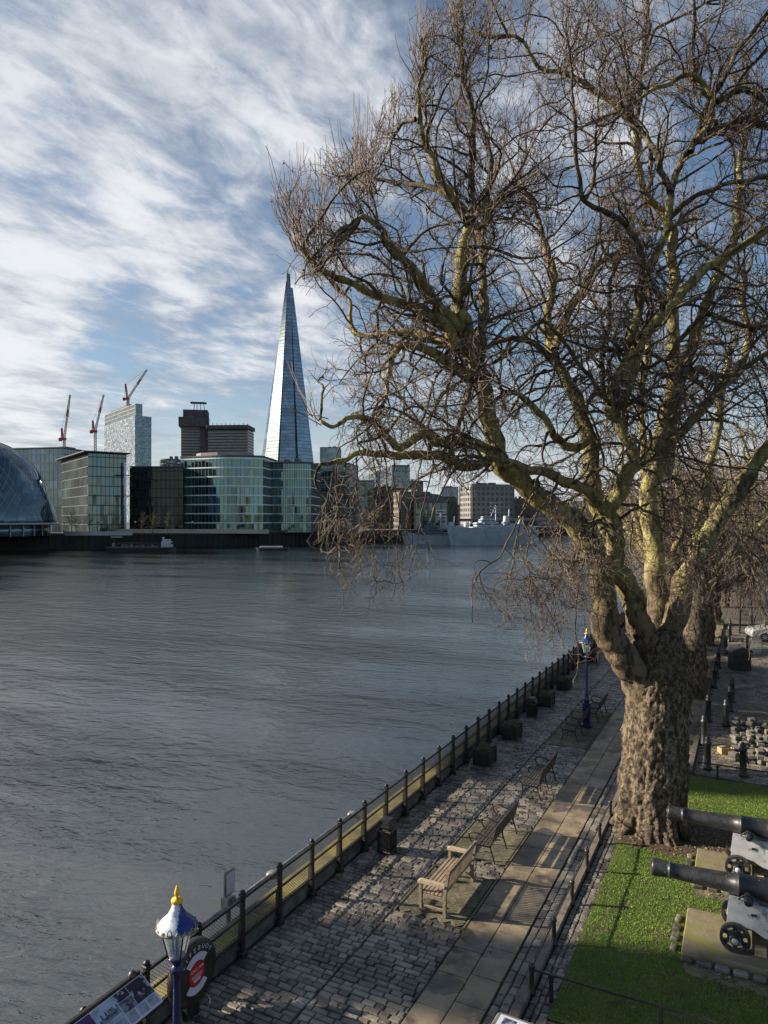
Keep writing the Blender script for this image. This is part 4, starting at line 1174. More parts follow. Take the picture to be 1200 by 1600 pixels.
dup(b0, 'black litter bin between two planters by the railing', (-7.95, 29.2, .012))
def planter(label, loc, seed):
    rd = random.Random(seed)
    t = thing('planter', label, 'planter', loc, 0, 'dark wooden planters along the railing')
    mb = MB(); mb.cbox((0, 0, .27), (.62, .9, .5), .02)
    for sx in (-1, 1):
        for sy in (-1, 1): mb.cbox((sx * .29, sy * .43, .29), (.08, .08, .58), .015)
    mb.build('box', M['iron'], t)
    mb = MB(); mb.box((0, 0, .515), (.54, .8, .03)); mb.build('soil', M['soil'], t)
    mb = MB()
    for k in range(520):
        x, y = rd.uniform(-.27, .27), rd.uniform(-.4, .4); z = .54 + abs(rd.gauss(0, .07)); a = rd.uniform(0, 6.3); s_ = rd.uniform(.025, .05); tl = rd.uniform(-.02, .03)
        mb.add([(x, y, z), (x + math.cos(a) * s_ - math.sin(a) * s_ * .4, y + math.sin(a) * s_ + math.cos(a) * s_ * .4, z + tl), (x + math.cos(a) * s_ * 2, y + math.sin(a) * s_ * 2, z + tl * 1.5), (x + math.cos(a) * s_ + math.sin(a) * s_ * .4, y + math.sin(a) * s_ - math.cos(a) * s_ * .4, z + tl)], [(0, 1, 2, 3)])
    o = mb.build('planting', M['leaf'], t); o['kind'] = 'stuff'
    t.scale = (.88, .88, .9)
    return t
pl0 = planter('dark wooden planter with low plants, nearest of the row', (-7.85, 22.9, .012), 1)
for lab, y in (('dark wooden planter next after the nearest one', 26.0), ('dark wooden planter just beyond the farther bin', 31.2), ('dark wooden planter behind a leafless twig spray', 34.6), ('dark wooden planter small and far past the far lamp', 42.0), ('farthest dark planter in the shade of the wharf', 48.0)):
    dup(pl0, lab, (-7.85, y, .012))

# ------------------------------------------------------------------ lawn edge posts and bars
lf = thing('lawn_railing', 'low black post and bar railing round the lawn edge', 'railing', (-3.3, 13.1, 0))
def low_post(mb, x, y):
    mb.lathe([(.075, 0), (.075, .05), (.05, .08), (.038, .36), (.05, .39), (.03, .42), (.05, .45), (.058, .48), (.05, .51), (.02, .53), (0, .535)], c=(x, y, 0), n=12)
lps = [(0.0, -1.0 + 1.6 * k) for k in range(8)]
mb = MB(); low_post(mb, 0, 0); p0 = mb.build('post', M['iron'], lf, (0, -1.0, 0))
for (x, y) in lps[1:]:
    c = p0.copy(); C.objects.link(c); c.parent = lf; c.location = (x, y, 0)
mb = MB(); mb.bar((0, -1.0, .46), (0, 10.2, .46), .022); mb.build('bar', M['iron'], lf)
fr = thing('lawn_railing', 'low black bar railing across the near end of the lawn', 'railing', (-3.0, 12.0, 0))
mb = MB(); mb.bar((-.3, .05, .46), (6, .05, .46), .03); mb.build('bar', M['iron'], fr)
for k in range(4):
    mb = MB(); mb.cbox((.05 + 1.75 * k, .05, .24), (.06, .06, .48), .006); mb.build('post', M['iron'], fr)
br = thing('lawn_railing', 'low black bar railing between the lawn and the cobbled yard', 'railing', (-1.3, 24.75, 0))
mb = MB(); mb.bar((-.1, 0, .46), (7, 0, .46), .035); mb.build('bar', M['iron'], br)
for k in range(5):
    mb = MB(); mb.cbox((.5 + 1.5 * k, 0, .24), (.06, .06, .48), .006); mb.build('post', M['iron'], br)

# ------------------------------------------------------------------ cannons
def cannon(label, plabel, y, x0):
    ps = thing('stone_slab', plabel, 'slab', (x0 + 1.35, y + .25, 0), 0, 'stone slabs under the cannons')
    mb = MB(); mb.cbox((.0, 0, .07), (4.1, 1.62, .18), .02); mb.build('slab', M['plinth'], ps)
    mb = MB(); rd = random.Random(int(y))
    for k in range(14):
        mb.cbox((-1.95 + k * .3, -.93, .045), (rd.uniform(.2, .27), rd.uniform(.12, .17), .1), .025, rd.uniform(-.15, .15))
    for k in range(4): mb.cbox((-2.2, -.6 + k * .36, .04), (rd.uniform(.1, .16), rd.uniform(.2, .28), .1), .025, rd.uniform(-.15, .15))
    mb.build('edging_stones', M['cobble'], ps)
    t = thing('cannon', label, 'cannon', (x0, y + .25, .16), 0, 'black cannons on grey wooden carriages')
    zc_ = 1.06
    mb = MB()
    prof = [(.0, -1.30), (.085, -1.30), (.086, -1.22), (.088, -1.30), (.15, -1.305), (.172, -1.28), (.172, -1.245), (.168, -1.20), (.148, -1.02), (.146, -.98), (.162, -.975), (.162, -.945), (.146, -.94), (.15, -.7), (.175, .0), (.192, .24), (.215, .245), (.215, .29), (.196, .295), (.21, .70), (.222, 1.0), (.24, 1.005), (.24, 1.045), (.226, 1.05), (.24, 1.55), (.265, 1.56), (.265, 1.62), (.22, 1.66), (.13, 1.70), (.07, 1.74), (.09, 1.80), (.10, 1.86), (.07, 1.92), (0, 1.95)]
    prof = prof[3:] 
    mb.lathe([(.0, -1.12), (.07, -1.12), (.07, -1.30)] + prof, c=(0, 0, zc_), n=40, axis='x')
    mb.build('barrel', M['gun'], t)
    mb = MB(); mb.lathe([(.065, -.47), (.075, -.46), (.075, .46), (.065, .47)], c=(.42, 0, zc_ - .10), n=20, axis='y'); mb.build('trunnion', M['gun'], t)
    mb = MB()
    for sg in (-1, 1):
        mb.tube([(.25, sg * .36, zc_ - .12), (.33, sg * .36, zc_ - .03), (.42, sg * .36, zc_), (.51, sg * .36, zc_ - .03), (.62, sg * .36, zc_ - .13), (.75, sg * .36, zc_ - .13)], .014, 6)
    mb.build('cap_square', M['gun'], t)
    poly = [(.04, .30), (.10, .94), (.36, .93), (.50, .90), (.95, .86), (.95, .74), (1.35, .72), (1.35, .60), (1.7, .58), (1.7, .46), (2.1, .44), (2.1, .20), (1.75, .20), (1.5, .30), (1.0, .34), (.80, .30), (.66, .33), (.5, .43), (.3, .42)]
    for sg in (-1, 1):
        mb = MB(); mb.prism(poly if sg > 0 else poly, sg * .30 - .05, sg * .30 + .05, 'y'); mb.build('cheek', M['cgrey'], t)
    mb = MB()
    for (x, z) in ((.48, .70), (1.05, .56), (.45, .5)):
        for sg in (-1, 1):
            if z != .5: mb.lathe([(.025, 0), (.025, .012), (.012, .035)] if sg > 0 else [(.012, -.035), (.025, -.012), (.025, 0)], c=(x, sg * .352, z), n=8, axis='y'); mb.box((x + .04, sg * .36, z + .01), (.08, .015, .03))
    mb.build('bolt', M['gun'], t)
    mb = MB(); mb.cbox((.14, 0, .62), (.1, .52, .34), .01); mb.cbox((1.2, 0, .40), (1.3, .5, .05), .01); mb.cbox((.2, 0, .235), (.2, 1.0, .14), .01); mb.cbox((1.8, 0, .2), (.2, 1.0, .14), .01)
    mb.build('transom', M['cgrey'], t)
    for sg in (-1, 1): mb = MB(); mb.cbox((.62, sg * .42, .1), (.2, .12, .16), .01); mb.build('chock', mat('raw_timber', (.42, .32, .18), .8, 0, (.3, .22, .12), 6), t)
    for (x, rr_) in ((.2, .262), (1.8, .22)):
        for sg in (-1, 1):
            cy = sg * .46; zc2 = rr_
            mb = MB(); n = 36; wd = .055
            # rim
            ri = rr_ * .80
            def ring(ro, rin, wdt):
                vs = []; fs = []
                for k in range(n):
                    a = 2 * math.pi * k / n; ca, sa = math.cos(a), math.sin(a)
                    for (r1, yy) in ((ro, -wdt), (ro, wdt), (rin, wdt), (rin, -wdt)): vs.append((x + ca * r1, cy + yy, zc2 + sa * r1))
                for k in range(n):
                    k2 = (k + 1) % n
                    for j in range(4): fs.append((4 * k + j, 4 * k + (j + 1) % 4, 4 * k2 + (j + 1) % 4, 4 * k2 + j))
                mb.add(vs, fs)
            ring(rr_, ri, wd); ring(rr_ * .44, .02, wd * .7)
            for k in range(6):
                a = 2 * math.pi * (k + .5) / 6
                h = []
                for (r1, w1) in ((rr_ * .40, .075), (rr_ * .52, .036), (rr_ * .62, .030), (rr_ * .72, .044), (rr_ * .82, .085)):
                    h.append((r1, w1))
                pts = [(x + math.cos(a) * r1 - math.sin(a) * w1, zc2 + math.sin(a) * r1 + math.cos(a) * w1) for r1, w1 in h] + \
                      [(x + math.cos(a) * r1 + math.sin(a) * w1, zc2 + math.sin(a) * r1 - math.cos(a) * w1) for r1, w1 in reversed(h)]
                mb.prism(pts, cy - wd * .55, cy + wd * .55, 'y')
            wh = mb.build('wheel', M['gun'], t)
            mb = MB(); mb.lathe([(.085, 0), (.085, .06), (.066, .075), (.066, .085), (.05, .115)][::1] if sg > 0 else [(.05, -.115), (.066, -.085), (.066, -.075), (.085, -.06), (.085, 0)], c=(x, cy + sg * .03, zc2), n=18, axis='y')
            mb.build('hub', M['gun'], wh)
            mb = MB(); mb.lathe([(.06, 0), (.058, .012)] if sg > 0 else [(.058, -.012), (.06, 0)], c=(x, cy + sg * .14, zc2), n=18, axis='y'); mb.build('hub_cap', M['cgrey'], wh)
    return t
cannon('black cannon on grey carriage, the nearer one, on a bare mossy slab', 'mossy stone slab under the nearer cannon, edged with cobbles', 14.95, -.38)
cannon('black cannon on grey carriage, the farther one, beside the tree bed', 'mossy stone slab under the farther cannon', 17.95, -.36)

# ------------------------------------------------------------------ yard things behind the tree
bol = thing('bollard', 'black iron bollard on the yard kerb just beyond the lawn bars', 'bollard', (-1.12, 25.6, 0), 0, 'black bollards in the cobbled yard')
mb = MB(); mb.lathe([(.14, 0), (.14, .08), (.11, .12), (.095, .8), (.12, .84), (.12, .9), (.085, .93), (.095, 1.0), (.07, 1.07), (.0, 1.12)], n=16); mb.build('shaft', M['iron'], bol)
mb = MB(); mb.lathe([(.124, .85), (.128, .87), (.124, .89)], n=16); mb.build('collar', M['iron'], bol)
spots = [(-.08, 25.4, 'black iron bollard right of the first, in front of the stacked stones'), (-1.36, 28.3, 'black iron bollard on the kerb, by the near yard bench'), (-1.36, 31.7, 'black iron bollard on the kerb, behind the near yard bench'),
         (-.7, 31.2, 'black iron bollard left of the stacked stones'), (-.6, 33.7, 'black iron bollard beside the pile of boards'), (-.55, 35.4, 'black iron bollard past the pile of boards'), (-1.36, 38.1, 'black iron bollard on the kerb near the planted bed'),
         (-1.36, 40.6, 'black iron bollard on the kerb by the second yard bench'), (-1.36, 43.2, 'black iron bollard on the kerb by the dark hut'), (-1.1, 48.2, 'black iron bollard beyond the dark hut, left one'), (.1, 49.0, 'black iron bollard beyond the dark hut, right one'), (-1.0, 53, 'black iron bollard near the nose of the silver car'), (-1.0, 56, 'black iron bollard farthest off, behind the silver car')]
for x, y, lab in spots: dup(bol, lab, (x, y, 0))
# stacked paving stones
rd = random.Random(3)
stone_mats = mat('salvaged_setts', (0.20, 0.185, 0.155), .85, 0, (0.10, 0.094, 0.08), 2, bump=(12, .4, .02), island=.35)
ns = 0
for j in range(16):
    for i in range(11):
        x = -.35 + i * .26 + rd.uniform(-.05, .05); y = 26.9 + j * .34 + rd.uniform(-.06, .06)
        if x < -.35 + j * .02: pass
        if rd.random() < .1: continue
        lv = 1 if rd.random() < .55 else 2
        for k in range(lv):
            mb = MB(); dx, dy, dz = rd.uniform(.13, .27), rd.uniform(.14, .34), rd.uniform(.08, .17)
            mb.cbox((0, 0, dz / 2), (dx, dy, dz), .014)
            o = mb.build('paving_stone', stone_mats); o.location = (x, y, .012 + k * .14); o.rotation_euler = (rd.uniform(-.18, .18), rd.uniform(-.18, .18), rd.uniform(-.7, .7))
            tag(o, 'loose grey paving stone in the heap on the cobbled yard', 'paving stone', 'heap of paving stones'); ns += 1
def boards(label, loc, rz, n=5):
    t = thing('board_pile', label, 'boards', loc, rz)
    for k in range(n):
        mb = MB(); mb.cbox((rd.uniform(-.05, .05), (k % 3 - 1) * .17, .03 + (k // 3) * .055), (1.05, .15, .045), .006, rd.uniform(-.05, .05)); mb.build('board', mat('sawn_board', (.36, .31, .22), .8, 0, (.25, .21, .15), 4, island=.2), t)
    return t
boards('pile of sawn boards beyond the stacked stones', (.25, 33.6, .012), .2, 7)
t = thing('wooden_crate', 'open wooden crate of tools beside the stacked stones', 'crate', (-.62, 27.6, .012), .5)
mb = MB(); mb.box((0, 0, .02), (.44, .3, .03)); mb.box((0, -.15, .12), (.46, .02, .2)); mb.box((0, .15, .12), (.46, .02, .2)); mb.box((-.23, 0, .12), (.02, .3, .2)); mb.box((.23, 0, .12), (.02, .3, .2)); mb.build('box', mat('crate_wood', (.40, .27, .13), .8), t)
mb = MB(); mb.tube([(-.2, -.05, .24), (.2, .06, .25)], .02, 6); mb.tube([(-.2, .07, .24), (.2, .0, .25)], .02, 6); mb.build('handle', M['wood'], t)
# dark hut
t = thing('storage_hut', 'small dark wooden hut with a sloping lid and knob', 'hut', (-.32, 43.4, .012), .35)
mb = MB(); mb.cbox((0, 0, .5), (.95, .8, 1.0), .02); mb.build('body', M['iron'], t)
mb = MB(); mb.prism([(-.55, 1.0), (.55, 1.0), (.5, 1.12), (0, 1.3), (-.5, 1.12)], -.48, .48, 'y'); mb.build('lid', mat('lid', (.05, .05, .055), .6), t)
mb = MB(); mb.lathe([(.03, 1.28), (.06, 1.33), (.05, 1.4), (0, 1.42)], n=10); mb.build('knob', M['iron'], t)
# low planted beds with picket edging between the trunks
for i, (y, lab) in enumerate(((37.8, 'low green planted bed with pale picket edging behind the dark trunk'), (50.2, 'low green planted bed with pale picket edging by the third trunk'), (60, 'low green planted bed under the sunlit trunk'))):
    t = thing('planted_bed', lab, 'flower bed', (-2.3, y, 0), 0, 'planted beds under the trees')
    mb = MB(); mb.cbox((0, 0, .08), (1.6, 3.2, .2), .03); mb.build('soil', M['soil'], t)
    for yy in (-1.66, 1.66):
        mb = MB(); mb.box((0, yy, .2), (1.6, .02, .04))
        for k in range(14): mb.cbox((-.76 + k * .117, yy, .17), (.075, .04, .34), .01)
        mb.build('picket_edging', mat('pale_picket', (.30, .28, .20), .8), t)
    mb = MB()
    for k in range(900):
        x, y_ = rd.uniform(-.75, .75), rd.uniform(-1.5, 1.5); z = .2 + abs(rd.gauss(0, .13)); a = rd.uniform(0, 6.3); s_ = rd.uniform(.03, .08); q = rd.uniform(-.05, .05)
        mb.add([(x, y_, z), (x + math.cos(a) * s_ - math.sin(a) * s_ * .4, y_ + math.sin(a) * s_ + math.cos(a) * s_ * .4, z + q), (x + math.cos(a) * s_ * 2, y_ + math.sin(a) * s_ * 2, z + q), (x + math.cos(a) * s_ + math.sin(a) * s_ * .4, y_ + math.sin(a) * s_ - math.cos(a) * s_ * .4, z + q)], [(0, 1, 2, 3)])
    o = mb.build('planting', M['leaf'], t); o['kind'] = 'stuff'
# iron fence behind the yard
t = thing('iron_fence', 'black upright iron fence between the yard and the far path', 'fence', (-.4, 57, 0))
for k in range(40):
    mb = MB(); mb.cbox((0, k * .9, .55), (.1, .1, 1.1), .01); mb.build('post', M['iron'], t)
mb = MB(); mb.box((0, 17.5, 1.0), (.05, 36, .06)); mb.box((0, 17.5, .35), (.05, 36, .05)); mb.build('rail', M['iron'], t)
# barrier panels near the hut
t = thing('barrier_panel', 'clear plastic barrier panel standing by the silver car', 'barrier', (.5, 48.5, 0), .9)
mb = MB(); mb.tube([(-.6, 0, .05), (-.6, 0, 1.1), (.6, 0, 1.1), (.6, 0, .05), (-.6, 0, .05)], .02, 6); mb.build('frame', M['pipe'], t)
mb = MB(); mb.box((0, 0, .6), (1.15, .01, .95)); mb.build('sheet', M['glass'], t)

# ------------------------------------------------------------------ cars
def car(name, label, loc, rz, paint, van=False):
    t = thing(name, label, 'car' if not van else 'van', loc, rz)
    hb = 1.0 if not van else 1.25
    Lc, Wc = 4.3, 1.76
    roof = 1.5 if not van else 1.95
    # side outline, x forward is -x
    low = [(-2.15, .35), (-2.18, .55), (-2.10, .74), (-1.9, .84), (-1.05, 1.0), (-.35, roof - .08), (.2, roof), (1.3, roof - .04), (1.9, roof - .35 if not van else roof - .1), (2.08, .95), (2.12, .6), (2.1, .32)]
    arch = lambda cx: [(cx + .36 * math.cos(a), .32 + .36 * math.sin(a)) for a in np.linspace(0, math.pi, 9)]
    poly = low + [(1.75, .24)] + [(x, z) for x, z in arch(1.35) if True] + [(-.9, .22)] + [(x, z) for x, z in arch(-1.35)] + [(-1.75, .26)]
    n = len(poly); mb = MB(); vs = []
    secs = [(-Wc / 2, .80), (-Wc / 2 + .03, 1), (-Wc / 2 + .12, 1), (0, 1), (Wc / 2 - .12, 1), (Wc / 2 - .03, 1), (Wc / 2, .8)]
    for (yy, f) in ((-1, 0), (-.97, 1), (-.75, 2), (.75, 2), (.97, 1), (1, 0)):
        for (x, z) in poly:
            tum = 1 - max(0, z - .95) * .26
            cx = x * (1 - (.02 if f == 0 else 0)); zz = z + (.0 if f == 2 else (-.03 if z > .5 else .0)) * (2 - f)
            vs.append((cx, yy * Wc / 2 * tum, zz))
    fs = []
    for j in range(5):
        for i in range(n): fs.append((j * n + i, j * n + (i + 1) % n, (j + 1) * n + (i + 1) % n, (j + 1) * n + i))
    fs.append(tuple(range(n - 1, -1, -1))); fs.append(tuple(5 * n + i for i in range(n)))
    mb.add(vs, fs, False); mb.build('body', paint, t)
    gl = mat('car_glass', (.02, .025, .03), .08, spec=.8)
    mb = MB()
    for sg in (-1, 1):
        f = lambda z: sg * (Wc / 2 * (1 - max(0, z - .95) * .26) + .006)
        for poly2 in ([(-.85, 1.0), (-.32, roof - .16), (.18, roof - .12), (.18, 1.0)], [(.26, 1.0), (.26, roof - .12), (1.15, roof - .15), (1.5, 1.02)]):
            vs = [(x, f(z), z) for x, z in poly2]; mb.add(vs, [(0, 1, 2, 3) if sg > 0 else (3, 2, 1, 0)])
    mb.build('side_window', gl, t)
    mb = MB(); zz = lambda x: 1.0 + (x + 1.05) / .7 * (roof - 1.08)
    mb.add([(-1.03, -.72, 1.03), (-1.03, .72, 1.03), (-.42, .66, roof - .12), (-.42, -.66, roof - .12)], [(0, 1, 2, 3)]); mb.build('windscreen', gl, t)
    for k, (x, sg) in enumerate(((-1.35, -1), (-1.35, 1), (1.35, -1), (1.35, 1))):
        mb = MB(); prof = [(.2, -.1), (.30, -.1), (.32, -.07), (.32, .07), (.30, .1), (.2, .1)]
        mb.lathe(prof, c=(x, sg * (Wc / 2 - .11), .32), n=28, axis='y'); wh = mb.build('wheel', mat('tyre', (.015, .015, .015), .8), t)
        mb = MB(); yy = sg * (Wc / 2 - .005); mb.lathe([(.21, -.008), (.2, .01)], c=(x, yy - sg * .03, .32), n=24, axis='y')
        for q in range(8):
            a = q * math.pi / 4; mb.bar((x, yy, .32), (x + math.cos(a) * .2, yy, .32 + math.sin(a) * .2), .03, .04)
        mb.build('rim', mat('alloy', (.5, .5, .52), .3, .8), wh)
    for sg in (-1, 1):
        mb = MB(); mb.lathe([(.0, -.05), (.09, -.04), (.11, 0), (.09, .05), (0, .06)], c=(-2.03, sg * .62, .70), n=14, axis='x'); mb.build('headlight', mat('headlamp', (.7, .72, .75), .1, spec=1), t)
        mb = MB(); mb.cbox((-.72, sg * .98, 1.02), (.14, .2, .12), .04); mb.build('mirror', paint, t)
    return t
silver = mat('silver_paint', (.55, .57, .60), .22, .35, coat=.6)
q = G(1186, 1003)
car('parked_car', 'silver parked car with its nose toward the river', (q[0] + 1.45, q[1] + 1.2, 0), R_(14), silver)
car('parked_van', 'white parked van in dappled light behind the silver car', (4.6, 59.5, 0), R_(20), mat('white_car_paint', (.78, .78, .80), .25, 0, coat=.5), True)

# ------------------------------------------------------------------ pole sign and boom in the river
q = PW(372, 1395, 15.2)
t = thing('pole_sign', 'grey square sign on a bracket just outside the railing', 'sign', (-9.35, 11.4, -3.4))
mb = MB(); mb.tube([(0, 0, 0), (0, 0, 3.9)], .05, 8); mb.box((0, 0, 3.85), (.18, .24, .2)); mb.bar((-.15, 0, 3.8), (.15, 0, 3.8), .04); mb.bar((0, 0, 3.9), (.85, 0, 3.7), .03); mb.build('pole', M['pipe'], t)
mb = MB(); mb.cbox((.02, 0, 4.25), (.05, .30, .50), .01, R_(0)); mb.build('plate', M['pipe'], t)
mb = MB(); mb.box((.048, 0, 4.25), (.006, .24, .42)); mb.build('face', M['label'], t)
t = thing('boom_pipe', 'pale horizontal pipe hung along the outside of the river wall', 'pipe', (-9.35, 13.3, 0))
mb = MB(); mb.tube([(0, -3.4, .35), (0, 3.2, .35)], .05, 10); mb.build('pipe', M['pipe'], t)
mb = MB()
for y in (-3.4, -.4, 3.2):
    mb.lathe([(.12, .28), (.14, .31), (.14, .36), (.10, .40)], c=(0, y, 0), n=14); mb.bar((0, y, .34), (.45, y, .2), .05)
mb.build('bracket', M['pipe'], t)
exec_far = True

# ------------------------------------------------------------------ the far bank
LZ = 2.3
shore_px = [(-400, 868), (-150, 863.5), (0, 860.5), (160, 857.5), (300, 854.5), (490, 850), (640, 847), (740, 845), (850, 838), (1000, 829)]
shore = [G(u, v, WZ) for u, v in shore_px]
mb = MB()
pts = [(p[0], p[1], LZ) for p in shore]
a = FW * 7000 + RT * 3000; b = FW * 7000 - RT * 9000; c = shore[0] - RT * 6000
mb.add([(p[0], p[1], LZ) for p in pts] + [(a[0], a[1], LZ), (b[0], b[1], LZ), (c[0], c[1], LZ)], [tuple(range(len(pts) + 3))])
far_g = mb.build('far_bank_ground', M['ground']); struct(far_g)
qmat = mat('algae_wall', (0.035, 0.036, 0.028), .9, 0, (0.018, 0.02, 0.014), .15, bump=(.8, .5, .3))
qm2 = mat('quay_top', (0.13, 0.13, 0.125), .85, 0, (.08, .08, .075), .3)
qw = thing('quay_wall', 'dark algae-stained quay wall along the far bank', 'quay wall', (shore[2][0], shore[2][1], WZ))
o_ = shore[2]
mb = MB(); mt = MB(); mr = MB()
for i in range(len(shore) - 1):
    p, q = shore[i], shore[i + 1]; d = q - p; Lg = float(np.linalg.norm(d)); ang = math.atan2(d[1], d[0]); c = (p + q) / 2 - o_
    n_ = np.array([-math.sin(ang), math.cos(ang)])
    mb.box((c[0] + n_[0] * .5, c[1] + n_[1] * .5, 2.6), (Lg + .6, 1.4, 6.6), ang)
    mt.box((c[0] + n_[0] * .45, c[1] + n_[1] * .45, 6.15), (Lg + .6, 1.5, .5), ang)
    k = 0
    while k < Lg:
        f = p + d * (k / Lg) - o_; mr.box((f[0] - n_[0] * .3, f[1] - n_[1] * .3, 2.5), (.45, .4, 6.2), ang); k += 2.4
mb.build('wall', qmat, qw); mt.build('parapet', qm2, qw); mr.build('timber_fender', qmat, qw)

def solve(PLc, u, a):
    k = (u - 600) / FPX; X, Z = PLc
    return (k * Z - X) / (math.cos(a) - k * math.sin(a))
GL = {
 'blue': glass_facade('pale_blue_glass', (0.14, 0.20, 0.25), ior=2.1, tint=(.75, .92, 1)),
 'teal': glass_facade('teal_glass', (0.035, 0.075, 0.075), ior=2.6, dark=.15, tilt=.035, tint=(.60, .92, 1)),
 'dark': glass_facade('dark_glass', (0.010, 0.012, 0.016), ior=1.55, dark=.4),
 'smoke': glass_facade('smoke_glass', (0.05, 0.075, 0.08), ior=2.2, dark=.15, tilt=.03, tint=(.62, .88, 1)),
 'win': glass_facade('window_glass', (0.03, 0.035, 0.04), cell=(2, 3), ior=1.5),
}
FR = {
 'silver': mat('silver_frame', (0.33, 0.35, 0.36), .4, .2),
 'dark': mat('dark_frame', (0.045, 0.05, 0.052), .5, .2),
 'black': mat('black_frame', (0.012, 0.013, 0.015), .5),
 'white': mat('white_frame', (0.80, 0.84, 0.82), .5),
 'grey': mat('grey_frame', (0.16, 0.18, 0.18), .5, .2),
 'brown': mat('brown_concrete', (0.30, 0.265, 0.25), .8, 0, (.22, .20, .19), .3),
 'dbrown': mat('dark_concrete', (0.095, 0.088, 0.092), .8, 0, (.045, .042, .045), .3),
 'brick': mat('yellow_brick', (0.17, 0.15, 0.12), .85, 0, (.13, .11, .09), .4),
 'red': mat('red_brick', (0.12, 0.085, 0.07), .85, 0, (.10, .07, .06), .4),
 'stone': mat('pale_stone', (0.24, 0.235, 0.225), .8, 0, (.19, .185, .175), .3),
 'roof': mat('roof_grey', (0.12, 0.12, 0.125), .8),
}
def outline(poly):
    L_ = []
    for i in range(len(poly)):
        p, q = np.array(poly[i]), np.array(poly[(i + 1) % len(poly)]); L_.append((p, q, float(np.linalg.norm(q - p))))
    return L_
def facade(poly, h, fh, bay, bt, mt_, pr=.15, z0=0, skip_base=0, mpr=None):
    """floor bands and mullions standing proud of a glass box; poly anticlockwise"""
    bands, mull = MB(), MB(); mpr = mpr if mpr is not None else pr * .7
    for (p, q, Lg) in outline(poly):
        if Lg < .3: continue
        d = (q - p) / Lg; nrm = np.array([d[1], -d[0]]); ang = math.atan2(d[1], d[0]); c = (p + q) / 2 + nrm * pr / 2
        z = z0 + skip_base
        while z <= z0 + h + .01:
            bands.box((c[0], c[1], z), (Lg + pr * 1.2, pr, bt), ang); z += fh
        if bay:
            n = max(1, int(round(Lg / bay)))
            for k in range(n + 1):
                f = p + d * (Lg * k / n) + nrm * mpr / 2; mull.box((f[0], f[1], z0 + h / 2), (mt_, mpr, h), ang)
    return bands, mull
def building(name, label, uL, uR, vtop, Z, ang=0.0, uc=None, depth=20, glass='blue', frame='silver', fh=4.0, bay=1.8, bt=.5, mt_=.18, z0=LZ, roof=True, cat='building', group=None, plant=True, poly=None, seed=0, mframe=None, skip=0):
    uc = uL if uc is None else uc
    a = R_(ang); Xc, Zc = (uc - 600) / FPX * Z, Z
    w_ = solve((Xc, Zc), uR, a)
    d_ = depth if uc == uL else solve((Xc, Zc), uL, a + math.pi / 2)
    org = FW * Z + RT * Xc
    h = H - (vtop - HOR) * Z / FPX - z0
    t = thing(name, label, cat, (org[0], org[1], z0), TH + a, group)
    P_ = poly(w_, d_) if poly else [(0, 0), (w_, 0), (w_, d_), (0, d_)]
    mb = MB(); mb.prism(P_, 0, h); mb.build('glazing', GL[glass], t)
    b_, m_ = facade(P_, h, fh, bay, bt, mt_, skip_base=skip)
    b_.build('floor_bands', FR[frame], t)
    if bay: m_.build('mullions', FR[mframe or frame], t)
    if roof:
        mb = MB(); cx = sum(p[0] for p in P_) / len(P_); cy = sum(p[1] for p in P_) / len(P_)
        mb.prism([((p[0] - cx) * 1.012 + cx, (p[1] - cy) * 1.012 + cy) for p in P_], h + .25, h + .8)
        if plant:
            r = random.Random(seed)
            for k in range(3): mb.cbox((cx + r.uniform(-.25, .25) * w_, cy + r.uniform(-.15, .2) * d_, h + 1.4), (w_ * r.uniform(.08, .2), d_ * r.uniform(.1, .3), r.uniform(1.4, 2.4)), .1)
        mb.build('roof', FR['roof'], t)
    return t, w_, d_, h

# round glass hall at the left edge
Zh = 262.0; ppm = FPX / Zh
hc = FW * Zh + RT * ((-26 - 600) / FPX * Zh)
ch = thing('glass_hall', 'round leaning glass hall with blue diamond panes, cut by the left edge', 'building', (hc[0], hc[1], LZ))
prof = [(106, 817), (104.5, 805), (101, 790), (96, 772), (88, 752), (76, 733), (61, 715), (45, 701), (28, 692), (10, 688), (0, 687)]
rings = []
zs_ = np.linspace(817, 687, 31)
for v_ in zs_:
    rr = np.interp(v_, [p[1] for p in prof][::-1], [p[0] for p in prof][::-1]) / ppm
    rings.append((rr, H - (v_ - HOR) / ppm - LZ))
mb = MB(); mb.lathe([(max(r0, .1), z) for r0, z in rings], n=72); o = mb.build('glazing', glass_facade('hall_glass', (0.035, 0.07, 0.10), cell=(2.2, 2.2), ior=2.0, dark=.5, tilt=.03, tint=(.75,.92,1)), ch)
mb = MB(); ms = MB()
nd = 56
for i in range(0, 30, 1):
    (r0, z_0), (r1, z_1) = rings[i], rings[i + 1]
    for k in range(nd):
        a0 = 2 * math.pi * k / nd + TH
        if 200 < (math.degrees(a0 - TH)) % 360 < 350:
            for sg in (-1, 1):
                a_s = a0 + sg * i * math.pi / nd * .5; a_e = a0 + sg * (i + 1) * math.pi / nd * .5
                mb.bar((math.cos(a_s) * (r0 + .05), math.sin(a_s) * (r0 + .05), z_0), (math.cos(a_e) * (r1 + .05), math.sin(a_e) * (r1 + .05), z_1), .09)
mb.build('diagrid', FR['silver'], ch)
